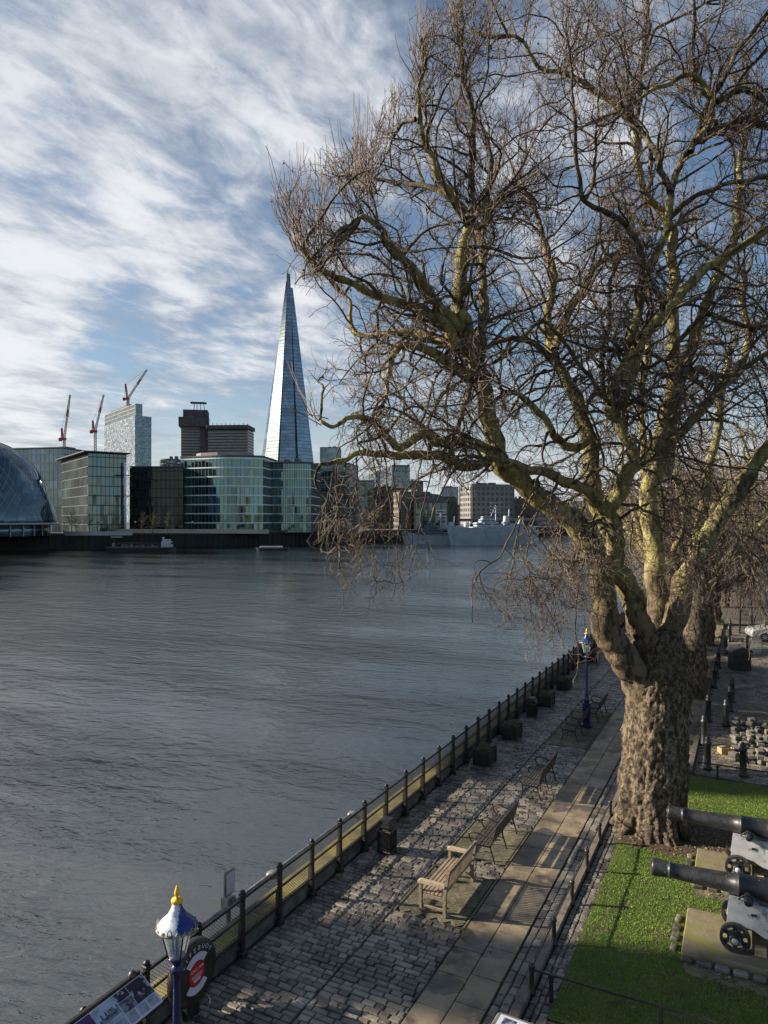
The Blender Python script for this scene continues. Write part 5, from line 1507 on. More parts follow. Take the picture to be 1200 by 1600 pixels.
for i in range(0, 30, 3):
    r0, z_0 = rings[i]
    vs = []; fs = []
    a_ = np.linspace(R_(150), R_(305 + i * .5 - (8 if i % 2 else 0)), 40) + TH
    for a0 in a_:
        for (dr_, dz) in ((-.2, -.2), (1.0, -.2), (1.0, .15), (-.2, .15)): vs.append((math.cos(a0) * (r0 + dr_), math.sin(a0) * (r0 + dr_), z_0 + dz))
    for k in range(39):
        for j in range(4): fs.append((4 * k + j, 4 * k + (j + 1) % 4, 4 * k + 4 + (j + 1) % 4, 4 * k + 4 + j))
    ms.add(vs, fs)
ms.build('louvre_rings', FR['silver'], ch)
mb = MB(); vs = []; fs = []
for i in range(31):
    r0, z_0 = rings[i]
    for a0 in np.linspace(R_(150), R_(303 + i * .5), 60) + TH: vs.append((math.cos(a0) * (r0 + .12), math.sin(a0) * (r0 + .12), z_0))
for i in range(30):
    for k in range(59): fs.append((i * 60 + k, i * 60 + k + 1, i * 60 + 61 + k, i * 60 + 60 + k))
mb.add(vs, fs, True); mb.build('louvre_skin', glass_facade('louvre_metal', (0.10, 0.11, 0.12), cell=(1.6, 4.0), ior=1.35, dark=.5, tilt=.01, rough=.5, tint=(1, 1, 1)), ch)
mb = MB(); mb.lathe([(22, 0), (22, 4.0)], n=48); mb.build('base_glazing', GL['smoke'], ch)
mb = MB(); mb.lathe([(25.2, 4.0), (25.4, 4.5), (24.8, 4.9)], n=64)
for k in range(30): a0 = 2 * math.pi * k / 30; mb.box((math.cos(a0) * 22.4, math.sin(a0) * 22.4, 2), (.3, .3, 4), a0)
mb.build('ring_slab', FR['silver'], ch)

building('office_block', 'pale blue glass block standing behind the round hall', 10, 97, 703, 330, -12, glass='blue', frame='grey', fh=4, bay=2.2, depth=30)
t, w_, d_, h_ = building('office_block', 'grey glass office block with a tall white column at its right corner', 95, 197, 708, 285, 36, uc=138, glass='smoke', frame='dark', mframe='grey', fh=3.9, bay=1.7, bt=.35)
mb = MB()
mb.tube([(w_ - 1.0, -2.2, 0), (w_ - 1.0, -2.2, h_ - 3.2)], .5, 14); mb.build('white_column', FR['white'], t)
mb = MB()
for z in (h_ - 8.5, h_ - 17): mb.box((w_ - 1.2, -2.2, z), (6.5, .35, .35)); mb.box((w_ - 1.0, -1.2, z + .3), (.35, 3, .35))
mb.cbox((w_ / 2 - .6, d_ / 2 - 1.2, h_ + .55), (w_ + 3.5, d_ + 3.0, .45), .05); mb.build('canopy', FR['dark'], t)
building('office_block', 'near black glass block in shade, between the column and the curved block', 203, 286, 731, 312, 4, glass='dark', frame='black', fh=3.9, bay=1.9, bt=.3, depth=35)
building('stair_tower', 'small dark glazed drum tower rising between black block and curved block', 247, 284, 719, 330, 8, glass='smoke', frame='dark', fh=4, bay=2.0, depth=14, poly=lambda w, d: [(w / 2 + w / 2 * math.cos(a), w / 2 + w / 2 * math.sin(a)) for a in np.linspace(0, 2 * math.pi, 20, endpoint=False)])
def curvepoly(bul, skew=.65):
    def f(w, d):
        ts = np.linspace(0, 1, 22)
        fr = [(w * t_, -bul * w * (math.sin(math.pi * t_ ** skew))) for t_ in ts]
        return fr + [(w, d), (0, d)]
    return f
t, w_, d_, h_ = building('office_block', 'curved teal glass office with white floor bands, widest on the bank', 282, 411, 716, 318, -6, glass='teal', frame='white', mframe='grey', fh=4.05, bay=1.5, bt=.5, depth=26, poly=curvepoly(.13, 1.4), skip=4.5, plant=False)
mb = MB(); mb.prism([(w_ * .10 + w_ * .65 * x, d_ * .2 + y) for x, y in ((0, 4), (.15, 0), (.5, -2.5), (.85, -1.5), (1, 4), (1, 14), (0, 14))], h_ + .8, h_ + 2.8); mb.build('roof_plant', FR['brown'], t)
building('office_block', 'smaller curved teal glass office directly under the tall spire', 412, 486, 725, 330, -4, glass='teal', frame='white', mframe='grey', fh=4.1, bay=1.5, bt=.34, depth=26, poly=curvepoly(.08, 1.0), skip=4.5)
building('office_block', 'glass office block half hidden by the hanging twigs', 488, 546, 726, 380, -8, glass='smoke', frame='grey', fh=4.1, bay=1.7, depth=26)
building('office_block', 'pale blue glass slab low in the gap right of the spire', 500, 531, 700, 620, 0, glass='blue', frame='silver', fh=4, bay=3, depth=20)
building('office_block', 'grey blue office slab seen through the drooping branches', 566, 640, 728, 560, 10, uc=612, glass='blue', frame='grey', fh=4, bay=3)
# the hospital
hm = dict(glass='win', fh=3.6, bay=0, z0=LZ, roof=False)
t, w_, d_, h_ = building('hospital_tower', 'brown concrete hospital tower with a jutting dark crown and frame mast', 283, 325, 662, 900, 10, frame='brown', bt=2.0, depth=30, **hm)
mb = MB(); mb.cbox((w_ / 2 - 2, 10, h_ + 2), (w_ * .86 + 6, 34, 12), .3); mb.cbox((w_ / 2 + 1, 12, h_ + 12), (w_ * .92, 28, 12), .3); mb.cbox((w_ * .86, 10, h_ / 2 + 6), (w_ * .3, 26, h_ + 10), .3); mb.build('crown', FR['dbrown'], t)
mb = MB()
for x in (-6, -2, 3, 8): mb.bar((w_ / 2 + 4 + x, 10, h_ + 16), (w_ / 2 + 4 + x * .8, 10, h_ + 28), .7)
mb.box((w_ / 2 + 4, 10, h_ + 28.4), (20, 12, 1)); mb.build('frame_mast', FR['dbrown'], t)
t, w_, d_, h_ = building('hospital_block', 'wide banded concrete hospital block joined right of its tower', 325, 387, 672, 890, -4, uc=None, frame='brown', bt=1.9, depth=30, **hm)
mb = MB(); mb.cbox((w_ / 2, 14, h_ + 3.4), (w_ + 3, 34, 5), .3)
for k in range(9): mb.box((4 + k * w_ / 9, 6, h_ + 7), (.5, .5, random.uniform(2, 6)))
mb.build('crown', FR['dbrown'], t)
# patterned tower
t, w_, d_, h_ = building('residential_tower', 'white and blue patterned high-rise tower topped by a crane', 162.5, 236.5, 649, 1800, 38, uc=211, glass='blue', frame='silver', fh=5.6, bay=0, bt=.4, roof=False)
pm_ = MB(); rp = random.Random(5)
for (p, q, Lg) in outline([(0, 0), (w_, 0), (w_, d_), (0, d_)]):
    d = (q - p) / Lg; nrm = np.array([d[1], -d[0]]); ang = math.atan2(d[1], d[0])
    nx_ = int(Lg / 3.8); nz_ = int(h_ / 5.6)
    for j in range(nz_):
        for i in range(nx_):
            if rp.random() < .6:
                f = p + d * ((i + .5) * Lg / nx_) + nrm * .2; pm_.box((f[0], f[1], (j + .5) * 5.6), (3.8 * rp.choice((.4, .7, 1.1)), .8, 5.6 * rp.choice((.4, .7))), ang)
pm_.build('cladding_panels', mat('white_cladding', (.22, .265, .31), .6, island=.4), t)
mb = MB(); mb.prism([(w_ * -.0 + 2, 2), (w_ * .45, 2), (w_ * .45, d_ - 2), (2, d_ - 2)], h_, h_ + 30)
b_, m_ = facade([(2, 2), (w_ * .45, 2), (w_ * .45, d_ - 2), (2, d_ - 2)], 30, 10, 5, 1., 1., .8, z0=h_)
mb.build('crown_glazing', GL['blue'], t); m_.build('crown_fins', FR['silver'], t); b_.build('crown_bands', FR['silver'], t)
mb = MB(); mb.cbox((w_ * .22, d_ / 2, h_ + 33), (w_ * .3, d_ * .6, 5), .3); mb.build('roof_plant', FR['dbrown'], t)

# cranes
cr_red = mat('crane_red', (.30, .05, .04), .5); cr_w = mat('crane_white', (.45, .43, .42), .5)
def crane(label, u, v0, vtop_m, ujib, vjib, Z, uA, vA):
    b = PW(u, v0, Z); t = thing('tower_crane', label, 'crane', tuple(b), TH, 'luffing tower cranes')
    s = Z / FPX
    hm_ = (v0 - vtop_m) * s; w = 1.1; q_ = Z / 700
    def lattice(a, b, wd, nseg, th):
        mb = MB(); a = Vector(a); b = Vector(b); d = (b - a); up = Vector((0, 1, 0)); sx = d.cross(up).normalized() * wd
        sy = Vector((0, wd, 0)); cs = [sx + sy, sx - sy, -sx - sy, -sx + sy]
        for c_ in cs: mb.bar(a + c_, b + c_ * .6, th)
        for k in range(nseg):
            p = a + d * k / nseg; q = a + d * (k + 1) / nseg
            for i in range(4): mb.bar(p + cs[i], q + cs[(i + 1) % 4], th * .7)
        return mb
    lattice((0, 0, -4), (0, 0, hm_), w * q_, 10, .38 * q_).build('mast', cr_w, t)
    tip = ((ujib - u) * s, 0, (v0 - vjib) * s); base = (0, 0, hm_ + 2)
    m1 = tuple(base[i] + (tip[i] - base[i]) * .50 for i in range(3)); m2 = tuple(base[i] + (tip[i] - base[i]) * .66 for i in range(3))
    lattice(base, m1, .8 * q_, 8, .35 * q_).build('jib', cr_w, t); lattice(m1, m2, .8 * q_, 3, .45 * q_).build('jib', cr_red, t); lattice(m2, tip, .7 * q_, 6, .35 * q_).build('jib', cr_w, t)
    af = ((uA - u) * s, 0, (v0 - vA) * s)
    lattice((-1.5, 0, hm_ + 1), af, .7 * q_, 5, .45 * q_).build('a_frame', cr_red, t)
    mb = MB(); mb.cbox((-1.5 * q_, 0, hm_ + 1.2), (6 * q_, 3, 2.4 * q_), .3); mb.cbox((-4 * q_, 0, hm_ + .6), (2.5 * q_, 3, 3 * q_), .3); mb.build('cab', cr_red, t)
    mb = MB(); mb.bar(af, tip, .14 * q_); mb.bar(af, (-4 * q_, 0, hm_ + 1), .14 * q_); mb.build('pendant_cable', FR['black'], t)
crane('red and white crane at the far left, jib nearly upright', 100.5, 712, 688, 109.5, 617, 600, 96.5, 669)
crane('red and white crane between far left crane and patterned tower', 149, 712, 676, 162, 617, 600, 145, 657)
crane('crane standing on the roof of the white patterned tower', 200, 632, 624, 229.5, 577.5, 1800, 196, 600)

# the glass spire
ZS = 850.0; s = ZS / FPX
sb = FW * ZS + RT * ((447 - 600) / FPX * ZS)
sh = thing('glass_spire_tower', 'very tall tapering glass spire tower', 'skyscraper', (sb[0], sb[1], LZ), TH)
hS = H - (424 - HOR) * s - LZ; zb = 0.0
shard_g = glass_facade('spire_glass', (0.13, 0.155, 0.18), cell=(3.0, 4.0), ior=2.2, rough=.3, dark=.85, var=.12, tilt=.012, metal=.35)
shard_g2 = glass_facade('spire_blue_glass', (0.16, 0.23, 0.32), cell=(3.0, 4.0), ior=2.2, rough=.12, dark=.7, var=.2, tilt=.01, metal=.3)
def spire_face(uA0, uB0, dA, dB, uA1, uB1, ztop, matl, zbot=0.0):
    """one leaning glass shard: foot from uA0 to uB0, head from uA1 to uB1 at ztop; dA, dB are its depths"""
    mb = MB(); n = 46; vs = []; fs = []
    yc = 8.0
    for k in range(n + 1):
        f = k / n; z = zbot + (ztop - zbot) * f
        xa = ((uA0 - 447) * (1 - f) + (uA1 - 447) * f) * s; xb = ((uB0 - 447) * (1 - f) + (uB1 - 447) * f) * s
        ya = dA * (1 - f) + yc * f; yb = dB * (1 - f) + yc * f + .5
        vs += [(xa, ya, z), (xb, yb, z), (xb, yb + .9, z), (xa, ya + .9, z)]
    for k in range(n):
        for j in range(4): fs.append((4 * k + j, 4 * k + (j + 1) % 4, 4 * k + 4 + (j + 1) % 4, 4 * k + 4 + j))
    fs.append((3, 2, 1, 0)); fs.append(tuple(4 * n + i for i in range(4))); mb.add(vs, fs)
    o = mb.build('glass_face', matl, sh)
    # floor edges on the face
    mf = MB(); k = 0
    while True:
        z = zbot + 4.2 * k; f = (z - zbot) / (ztop - zbot)
        if f > .97: break
        xa = ((uA0 - 447) * (1 - f) + (uA1 - 447) * f) * s; xb = ((uB0 - 447) * (1 - f) + (uB1 - 447) * f) * s
        ya = dA * (1 - f) + yc * f; yb = dB * (1 - f) + yc * f + .5
        mf.bar((xa, ya - .08, z), (xb, yb - .08, z), .35, .55); k += 1
    mf.build('floor_edges', FR['grey'], o)
    return o
hv = lambda v: H - (v - HOR) * s - LZ
b = 812 # ground row
spire_face(388, 397, 22, 16, 445, 447, hv(455), FR['dbrown'] and shard_g2)
spire_face(398, 430, 14, -8, 445.5, 448, hv(436), shard_g)
spire_face(434, 466, -9, -6, 448.5, 452, hv(424), shard_g2)
spire_face(471, 500, -2, 14, 452.5, 456, hv(446), shard_g2)
mb = MB(); mb.lathe([], n=3) if False else None
mb.add([(-46 * s, 22, 0), (-18 * s, -3, 0), (20 * s, -3, 0), (50 * s, 22, 0), (30 * s, 55, 0), (-30 * s, 55, 0), (-.8 * s, 8.6, hv(450)), (.6 * s, 8.4, hv(450)), (3.5 * s, 8.4, hv(450)), (6 * s, 8.6, hv(450)), (4 * s, 12, hv(450)), (0, 12, hv(450))],
       [(0, 1, 7, 6), (1, 2, 8, 7), (2, 3, 9, 8), (3, 4, 10, 9), (4, 5, 11, 10), (5, 0, 6, 11), (6, 7, 8, 9, 10, 11)]); mb.build('core', FR['dark'], sh)
mb = MB(); zt = hv(424)
for k in range(7): mb.bar((-1 + k * .8, 8, hv(470 - k)), (0 + k * .5, 8, zt + random.uniform(-6, 4)), .5)
mb.build('crown_frame', FR['grey'], sh)

# lower city filling the skyline, each block on its own
lowb = [
 (625, 672, 770, 430, 12, 'win', 'brick', 'yellow brick warehouse block left of the arched hall, behind the ships'),
 (672, 712, 778, 440, -6, 'win', 'brick', 'yellow brick warehouse block nearest behind the dark grey ship'),
 (546, 585, 752, 470, 6, 'smoke', 'grey', 'grey framed office block right of the glass block in the twigs'),
 (585, 626, 762, 450, -8, 'win', 'red', 'red brown brick block behind the hanging red twigs'),
 (710, 738, 790, 520, 0, 'win', 'grey', 'low grey framed block in the gap left of the tall pale block'),
 (737, 802, 758, 480, 14, 'win', 'stone', 'tall pale concrete block with rows of windows behind the ships'),
 (795, 835, 780, 560, -10, 'win', 'red', 'reddish block right of the tall pale block'),
 (835, 880, 788, 600, 8, 'win', 'stone', 'pale block behind the main leaning limb'),
 (880, 930, 784, 640, 0, 'smoke', 'grey', 'grey block far upstream, behind the trunk fork'),
 (925, 985, 776, 700, 5, 'win', 'stone', 'pale far block in the limb gap over the river'),
 (640, 660, 752, 700, 5, 'win', 'grey', 'narrow grey tower far behind the brick warehouses'),
 (690, 716, 762, 800, -5, 'blue', 'silver', 'far pale glass tower above the warehouses'),
 (-60, 25, 745, 420, 0, 'win', 'brick', 'brick block glimpsed behind the round hall'),
 (462, 492, 745, 500, 5, 'win', 'grey', 'grey block in the slot behind the smaller curved office'),
]
for (uL, uR, vt, Z, an_, gl_, fr_, lab) in lowb:
    uL, uR = uL, uR
    building('city_block', lab, uL, uR, vt, Z, an_, glass=gl_, frame=fr_, fh=3.6, bay=3.4 if gl_ == 'win' else 2.2, bt=1.5 if gl_ == 'win' else .4, mt_=1.7 if gl_ == 'win' else .3, depth=22, seed=int(uL))
t, w_, d_, h_ = building('arched_hall', 'brown arched hall roof between the brick warehouses', 648, 700, 786, 425, 0, glass='smoke', frame='brick', fh=9, bay=4, bt=1, mt_=1, depth=30, roof=False)
mb = MB(); mb.prism([(w_ / 2 + w_ / 2 * math.cos(a), h_ + w_ * .28 * math.sin(a)) for a in np.linspace(0, math.pi, 16)], 0, 30, 'y'); mb.build('barrel_roof', FR['roof'], t)
# road bridge upstream
q0 = G(760, 840, WZ); 
t = thing('road_bridge', 'pale flat road bridge far upstream beyond the ships', 'bridge', tuple(PW(760, 835, 470)[:2]) + (WZ,), TH + .1)
mb = MB(); mb.cbox((110, 0, 11.5), (320, 14, 1.6), .2)
for k in range(4): mb.cbox((10 + k * 62, 0, 5), (5, 13, 12), .5)
mb.build('deck', FR['stone'], t)
# promenade ramp and low curved wall
def ribbon(name, label, pts, z0, z1, th, matl, cat):
    o0 = pts[0]; t = thing(name, label, cat, (o0[0], o0[1], z0)); mb = MB()
    for i in range(len(pts) - 1):
        p, q = pts[i], pts[i + 1]; mb.bar((p[0] - o0[0], p[1] - o0[1], (z1 - z0) / 2), (q[0] - o0[0], q[1] - o0[1], (z1 - z0) / 2), th, z1 - z0)
    mb.build('wall', matl, t); return t
ar = [PW(102 + k * 10.5, 830, 268 - 3 * math.sin(math.pi * k / 10)) for k in range(11)]
ribbon('curved_bench_wall', 'long low white curved wall on the promenade above the barge', ar, LZ, LZ + 1.5, .8, FR['silver'], 'low wall')
ar = [PW(168 + k * 14, 826, 284 - k * .8) for k in range(19)]
ribbon('ramp_wall', 'grey ramp wall in front of the dark and curved offices', ar, LZ + .6, LZ + 2.2, .5, FR['grey'], 'low wall')
# far lamps
fl = None
labs = ['first from the left', 'second from the left', 'third from the left', 'in front of the black block', 'in front of the black block, right one', 'at the left foot of the curved office', 'before the curved office centre', 'before the curved office, right part', 'under the gap between the two curved offices', 'in front of the smaller curved office', 'right foot of the smaller curved office', 'under the hanging twigs']
for i, u in enumerate((35, 96, 155, 208, 256, 298, 345, 391, 418, 448, 478, 512)):
    vv = np.interp(u, [p[0] for p in shore_px], [p[1] for p in shore_px]); q = G(u, vv, WZ) + FW * 2.5
    lab = 'small black globe lamp on the far promenade, ' + labs[i]
    if fl is None:
        fl = thing('promenade_lamp', lab, 'street lamp', (q[0], q[1], LZ + .2), 0, 'globe lamps along the far promenade')
        mb = MB(); mb.lathe([(.25, 0), (.2, .8), (.09, 1.0), (.08, 4.2), (.15, 4.3)], n=8); mb.build('post', M['iron'], fl)
        mb = MB(); mb.lathe([(.1, 4.3), (.34, 4.5), (.4, 4.75), (.3, 5.0), (.05, 5.15)], n=12); mb.build('globe', M['white'], fl)
    else: dup(fl, lab, (q[0], q[1], LZ + .2))
# people on the promenade
def person_mesh():
    mb = MB()
    mb.lathe([(.02, 1.45), (.14, 1.47), (.20, 1.40), (.17, 1.1), (.17, .9), (.18, .82), (.12, .80)], n=10, sx=1.1, sy=.7)
    mb.lathe([(.05, 1.44), (.055, 1.52), (.09, 1.58), (.105, 1.66), (.09, 1.74), (.03, 1.79)], n=10)
    for sg in (-1, 1):
        mb.tube([(sg * .09, .0, .86), (sg * .1, .03, .48), (sg * .1, sg * .12, .05), (sg * .1, sg * .12 - .12, .02)], [.09, .065, .05, .035], 7)
        mb.tube([(sg * .2, 0, 1.40), (sg * .25, .03, 1.12), (sg * .24, -.08, .86)], [.06, .048, .035], 6)
    return mb
cols = [(.02, .02, .03), (.05, .03, .03), (.03, .04, .07), (.25, .25, .26)]
pms = [person_mesh().build('person', mat('coat%d' % i, c, .8)) for i, c in enumerate(cols)]
first = [True] * 4
for i in range(30):
    u = 10 + i * 16 + random.uniform(-9, 9); vv = np.interp(u, [p[0] for p in shore_px], [p[1] for p in shore_px]); q = G(u, vv, WZ) + FW * random.uniform(2, 8)
    j = i % 4
    o = pms[j] if first[j] else pms[j].copy()
    if not first[j]: C.objects.link(o)
    first[j] = False
    o.location = (q[0], q[1], LZ); o.rotation_euler = (0, 0, random.uniform(0, 6.28))
    tag(o, ['tiny figure in black coat', 'tiny figure in dark brown coat', 'tiny figure in navy coat', 'tiny figure in pale coat'][j] + ' walking on the far promenade', 'person', 'people strolling on the far promenade')
# small bare trees on the promenade
pt = None
for i, u in enumerate((112, 118, 140, 222, 238, 262, 55)):
    q = PW(u, 829, 276)
    lab = ['slim bare tree, left one of a close pair before the grey block', 'slim bare tree, right one of a close pair before the grey block', 'slim bare tree before the middle of the grey block', 'slim bare tree before the black block, leftmost', 'slim bare tree before the black block, middle', 'slim bare tree before the black block, rightmost', 'slim bare tree in front of the round hall'][i]
    if pt is None:
        pt = thing('street_tree', lab, 'tree', (q[0], q[1], LZ), 0, 'slim bare trees on the far promenade')
        r = np.random.default_rng(5)
        mb = MB(); mb.tube([(0, 0, 0), (.1, 0, 3), (0, .1, 6)], [.16, .12, .06], 7); mb.build('trunk', M['branch'], pt)
        P = grow(np.array([[0, 0, 2.2 + k * .25] for k in range(18)], float), r.normal(size=(18, 3)) * [1, 1, .2] + [0, 0, 1.0], np.full(18, 3.2), 6, .12, np.full(18, .05), r)
        s_, d, _, _ = spawn(P, 7, r); Pb = grow(s_, d, np.full(len(s_), 1.2), 4, .15, np.full(len(s_), .05), r)
        emit('crown', [(P, np.full(18, .05), np.full(18, .02), 4), (Pb, np.full(len(Pb), .025), np.full(len(Pb), .012), 3)], M['branch'], pt, np.zeros(3))
    else: dup(pt, lab, (q[0], q[1], LZ), rz=i * 1.1)

# ------------------------------------------------------------------ boats
boat_dark = mat('hull_black', (.018, .02, .022), .5, 0, (.035, .033, .03), .8)
rust = mat('rusty_deck', (.14, .075, .045), .8, 0, (.07, .045, .03), 1.5)
def hull(mb, L_, B, hgt, bow=.18, stern=.08, sheer=.0, z0=0.0, flare=.15, n=18):
    vs = []; fs = []; sec = 7
    for i in range(n + 1):
        t_ = i / n; x = -L_ / 2 + L_ * t_
        wf = min(1, (t_ / bow) ** .55 if t_ < bow else 1, ((1 - t_) / stern) ** .4 if 1 - t_ < stern else 1); wf = max(wf, .02)
        top = hgt + sheer * ((max(0, bow * 2 - t_) / (bow * 2)) ** 1.6)
        for k in range(sec):
            a = -1 + 2 * k / (sec - 1)
            lv = [(1, top), (1 - flare * .5, top * .5), (1 - flare, -.3), (0, -.8), (1 - flare, -.3), (1 - flare * .5, top * .5), (1, top)][k]
            xo = -(top - lv[1]) * -.0
            rake = (1 - t_) ** 6 * (lv[1] / max(top, .1) - 1) * -L_ * .05
            vs.append((x + rake, (-1 if k < 3 else (0 if k == 3 else 1)) * B / 2 * wf * lv[0], z0 + lv[1]))
    for i in range(n):
        for k in range(sec - 1): fs.append((i * sec + k, i * sec + k + 1, (i + 1) * sec + k + 1, (i + 1) * sec + k))
        fs.append((i * sec, (i + 1) * sec, (i + 1) * sec + sec - 1, i * sec + sec - 1))
    fs.append(tuple(range(sec - 1, -1, -1))); fs.append(tuple(n * sec + k for k in range(sec)))
    return mb.add(vs, fs)
q = G(219, 863.5, WZ)
t = thing('barge', 'dark motor barge with a white wheelhouse moored on the river', 'barge', (q[0], q[1], WZ), TH + .03)
hull(MB(), 25, 5.5, 1.7, .12, .12, .5).build('hull', boat_dark, t)
mb = MB(); mb.cbox((-1, 0, 1.75), (16, 4, .5), .1); mb.build('hold_cover', rust, t)
mb = MB(); mb.cbox((9.4, 0, 2.9), (3.4, 3.4, 2.0), .15); mb.cbox((9.2, 0, 4.2), (2.4, 2.6, .9), .1); mb.lathe([(.4, 4.6), (.45, 5.2), (.3, 5.5)], c=(8, .3, 0), n=10); mb.build('wheelhouse', mat('wheelhouse_white', (.42, .45, .47), .5), t)
mb = MB(); mb.box((9.4, 0, 3.3), (3.46, 3.0, .6)); mb.build('window', GL['win'], t)
mb = MB(); mb.tube([(-9.2, 0, 1.6), (-9.2, 0, 5.6)], .12, 6); mb.tube([(-8, 1, 3.4), (6.5, 1, 3.5)], .16, 6); mb.tube([(-8, -1, 3.2), (6.5, -1, 3.3)], .14, 6)
for k in range(7): mb.bar((-7.5 + k * 2.3, 1, 1.7), (-7.5 + k * 2.3, 1, 3.5), .12); mb.bar((-7.5 + k * 2.3, -1, 1.7), (-7.5 + k * 2.3, -1, 3.3), .12)
mb.build('pipe_rail', FR['dark'], t)
mb = MB(); mb.cbox((-9.2, 0, 2.6), (.9, 1, 1.6), .1); mb.build('locker', M['pipe'], t)
mb = MB(); mb.box((-8.2, 0, 5.5), (4.0, .12, .55)); mb.build('name_board', mat('board_grey', (.25, .28, .27), .6), t)
mb = MB()
rdb = random.Random(8)
for k in range(16): mb.cbox((rdb.uniform(-7.5, 6.5), rdb.uniform(-1.6, 1.6), 2.3), (rdb.uniform(.4, 1.1), rdb.uniform(.4, 1), rdb.uniform(.4, 1.3)), .05)
mb.build('deck_gear', mat('gear', (.12, .12, .12), .7, 0, (.3, .28, .25), .6), t)
q = G(426, 859.5, WZ)
t = thing('pontoon_boat', 'low flat dark pontoon with white boards, right of the barge', 'pontoon', (q[0], q[1], WZ), TH)
hull(MB(), 13.5, 3.6, .8, .1, .1, .25).build('hull', boat_dark, t)
mb = MB(); mb.cbox((-.5, 0, 1.15), (8.5, 2.2, .7), .05); mb.build('deck_box', M['label'], t)
mb = MB(); 
for k in range(9): mb.box((-4.2 + k * .95, -1.11, 1.15), (.5, .04, .35))
mb.build('dark_marks', M['printgrey'], t)
wg = mat('warship_grey', (.44, .485, .53), .55, 0, (.35, .39, .43), .3)
wd_ = mat('warship_dark', (.10, .125, .14), .6, 0, (.18, .21, .23), .12, nmix=(.48, .52))
def warship(label, q, rz, L_, B, hg, scale, m1, m2, variant):
    t = thing('warship', label, 'warship', (q[0], q[1], WZ), rz, 'grey warships moored midstream')
    hull(MB(), L_, B, hg, .28, .1, hg * .35, flare=.35).build('hull', m1, t)
    mb = MB()
    x0 = -L_ * .16
    lv = [(x0 + 9, 30, 7, 1.8), (x0 + 3, 13, 6, 2.2), (x0 + 20, 7, 5, 1.6), (x0 + 3.5, 8, 5, 1.8), (x0 + 15, 4, 4, 1.2), (x0 + 2.8, 4.5, 3.4, 1.6)]
    z = hg
    zl = [0, 1.8, 1.8, 4.0, 3.4, 5.8]
    for (x, l, w, h), z1 in zip(lv, zl): mb.cbox((x * scale, 0, hg + (z1 + h / 2) * scale), (l * scale, w * scale, h * scale), .3)
    z = hg + 7.4 * scale
    for k in range(14): mb.cbox((random.uniform(x0 - 4, x0 + 24) * scale, random.uniform(-3, 3) * scale, hg + random.uniform(1.5, 4.2) * scale), (random.uniform(.6, 2), random.uniform(.6, 2), random.uniform(.6, 2)), .1)
    mb.build('superstructure', m2, t)
    mb = MB()
    for (x, l, w, h), z1 in zip(lv, zl): mb.box((x * scale, 0, hg + (z1 + h * .62) * scale), (l * scale * 1.01, w * scale * 1.012, h * .22 * scale))
    mb.build('bridge_windows', FR['black'], t)
    mb = MB(); mb.bar(((x0 + 9) * scale, 0, hg + 1.8 * scale), ((x0 + 9) * scale, 0, z + 6 * scale), .5)
    for k in range(4): mb.bar(((x0 + 9 - 3.0) * scale, 0, z + (2 + k * 1.8) * scale), ((x0 + 9 + 3.0) * scale, 0, z + (2 + k * 1.8) * scale), .28)
    mb.bar(((x0 + 16) * scale, 0, hg), ((x0 + 17) * scale, 0, z + 4 * scale), .5); mb.bar(((x0 + 6) * scale, 0, z), ((x0 + 9) * scale, 0, z + 6 * scale), .25)
    mb.build('mast', m1, t)
    for sx in (-1, 1):
        xg = (x0 - 12) * scale if sx < 0 else (x0 + 30) * scale
        mb = MB(); mb.lathe([(2.6 * scale, 0), (2.6 * scale, .8), (2.0 * scale, 2.2 * scale), (.5, 2.5 * scale)], c=(xg, 0, hg), n=12)
        for yy in (-.8, 0, .8): mb.tube([(xg, yy, hg + 1.4 * scale), (xg + sx * 6 * scale, yy, hg + 2.1 * scale)], .16, 6)
        mb.build('gun_turret', m2, t)
    for k in range(2): mb = MB(); mb.lathe([(1.6 * scale, 0), (1.5 * scale, 6 * scale), (1.3 * scale, 6.2 * scale)], c=((x0 + 15 + k * 9) * scale, 0, hg + 1.5 * scale), n=14); mb.build('funnel', m1, t)
    mb = MB()
    for k in range(22): mb.bar((-L_ * .45 + k * L_ * .9 / 21, -B * .42 * min(1, k / 5 + .1), hg + .0), (-L_ * .45 + k * L_ * .9 / 21, -B * .42 * min(1, k / 5 + .1), hg + 1.0), .06)
    mb.build('guard_rail', m1, t)
    return t
qa = G(672, 850.5, WZ)
warship('dark grey camouflaged warship, left of the two behind hanging twigs', qa + RT * 2, TH - .25, 32, 8.5, 4.2, .8, wg, wd_, 0)
qb = G(757, 851, WZ)
warship('pale grey warship whose flared bow points left toward the dark one', qb + RT * 4, TH + .25, 46, 10.5, 6.8, .85, wg, wg, 1)

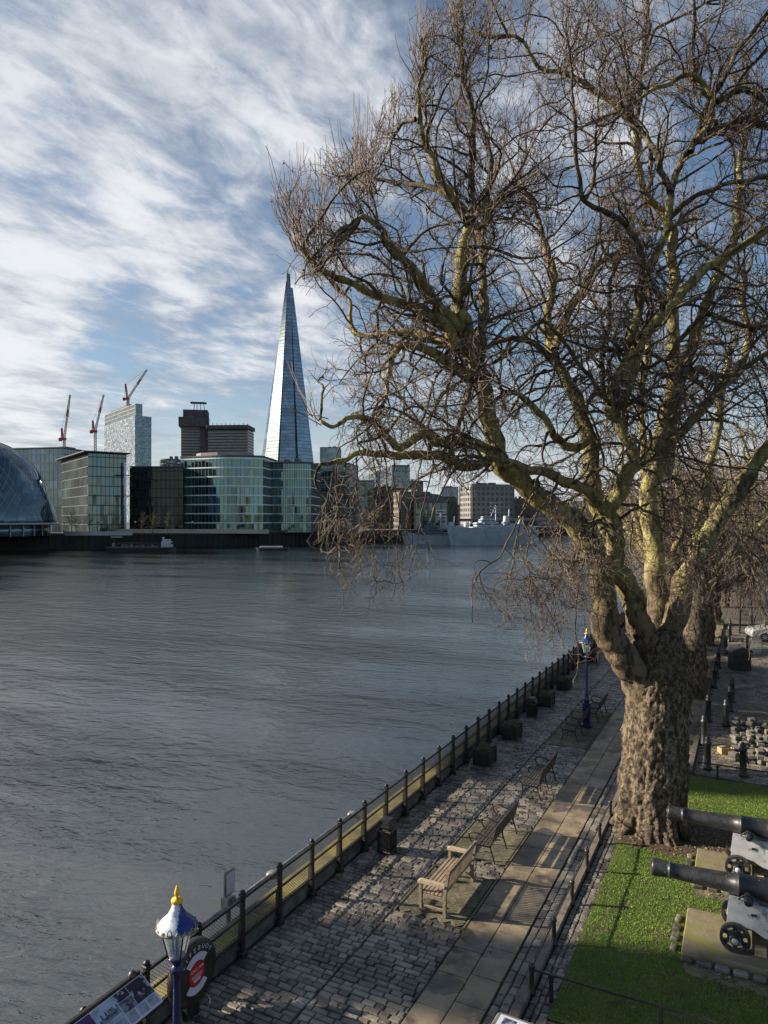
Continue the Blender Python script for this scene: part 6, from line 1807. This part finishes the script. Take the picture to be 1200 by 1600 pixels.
# ------------------------------------------------------------------ back of the right bank: curtain wall, trees
t = thing('curtain_wall', 'old grey stone wall closing the yard on the right, behind the trees', 'wall', (22, 60, 0), R_(4))
mb = MB(); mb.box((0, 80, 4), (2, 240, 8))
for k in range(60): mb.box((-.3, -38 + k * 4, 8.5), (1.4, 2.4, 1.4))
mb.build('masonry', mat('old_stone', (.20, .175, .13), .9, 0, (.12, .105, .08), .8, bump=(2.5, .8, .12)), t)
grown_hedge = None
t = thing('brushwood_mass', 'distant mass of brown winter trees and brush at the right', 'trees', (30, 150, 0)); t['kind'] = 'stuff'
r = np.random.default_rng(77)
nB = 4200
st = np.stack([r.uniform(-36, 60, nB), r.uniform(-20, 120, nB), r.uniform(0, 9, nB)], 1)
st = st[(st[:, 0] + 30 > 2)]
P = grow(st, r.normal(size=(len(st), 3)) * [.8, .8, .4] + [0, 0, .8], r.uniform(3, 6, len(st)), 8, .2, np.full(len(st), .03), r)
s_, d, _, _ = spawn(P, 5, r); Pb = grow(s_, d, r.uniform(1, 2.4, len(s_)), 5, .2, np.full(len(s_), .0), r)
o = emit('brush', [(P, np.full(len(P), .07), np.full(len(P), .03), 3), (Pb, np.full(len(Pb), .035), np.full(len(Pb), .018), 3)], mat('brush_bark', (.13, .095, .065), .9, island=.4), t, np.zeros(3)); o['kind'] = 'stuff'

# ------------------------------------------------------------------ unseen tower and turret, added left of the camera to shade wharf and lawn
stone = FR['stone']
bt_ = thing('shade_tower', 'unseen granite tower added in the river to shade the wharf', 'shade caster', (-76, 15.5, WZ), 0)  # added out of view, sited and sized so its shadow covers the wharf
mb = MB(); mb.cbox((0, 0, 16), (20, 25, 32), .6)
for sx in (-1, 1):
    for sy in (-1, 1): mb.lathe([(1.2, 0), (1.2, 32), (1.4, 32.5), (.2, 37)], c=(sx * 10, sy * 12.0, 0), n=10)
mb.add([(-9, -11, 32), (9, -11, 32), (9, 11, 32), (-9, 11, 32), (0, 0, 40)], [(0, 1, 4), (1, 2, 4), (2, 3, 4), (3, 0, 4)]); mb.build('masonry', stone, bt_)
bu_ = thing('shade_turret', 'unseen slender granite turret added in the river to shade the lawn', 'shade turret', (-62, -6.4, WZ), 0)  # added out of view to lay a narrow shadow band across the lawn
mb = MB(); mb.lathe([(1.6, 0), (1.5, 4), (1.3, 5), (1.3, 34), (1.3, 34.5), (1.3, 35.5), (1.0, 36), (.1, 42)], n=14); mb.build('masonry', stone, bu_)
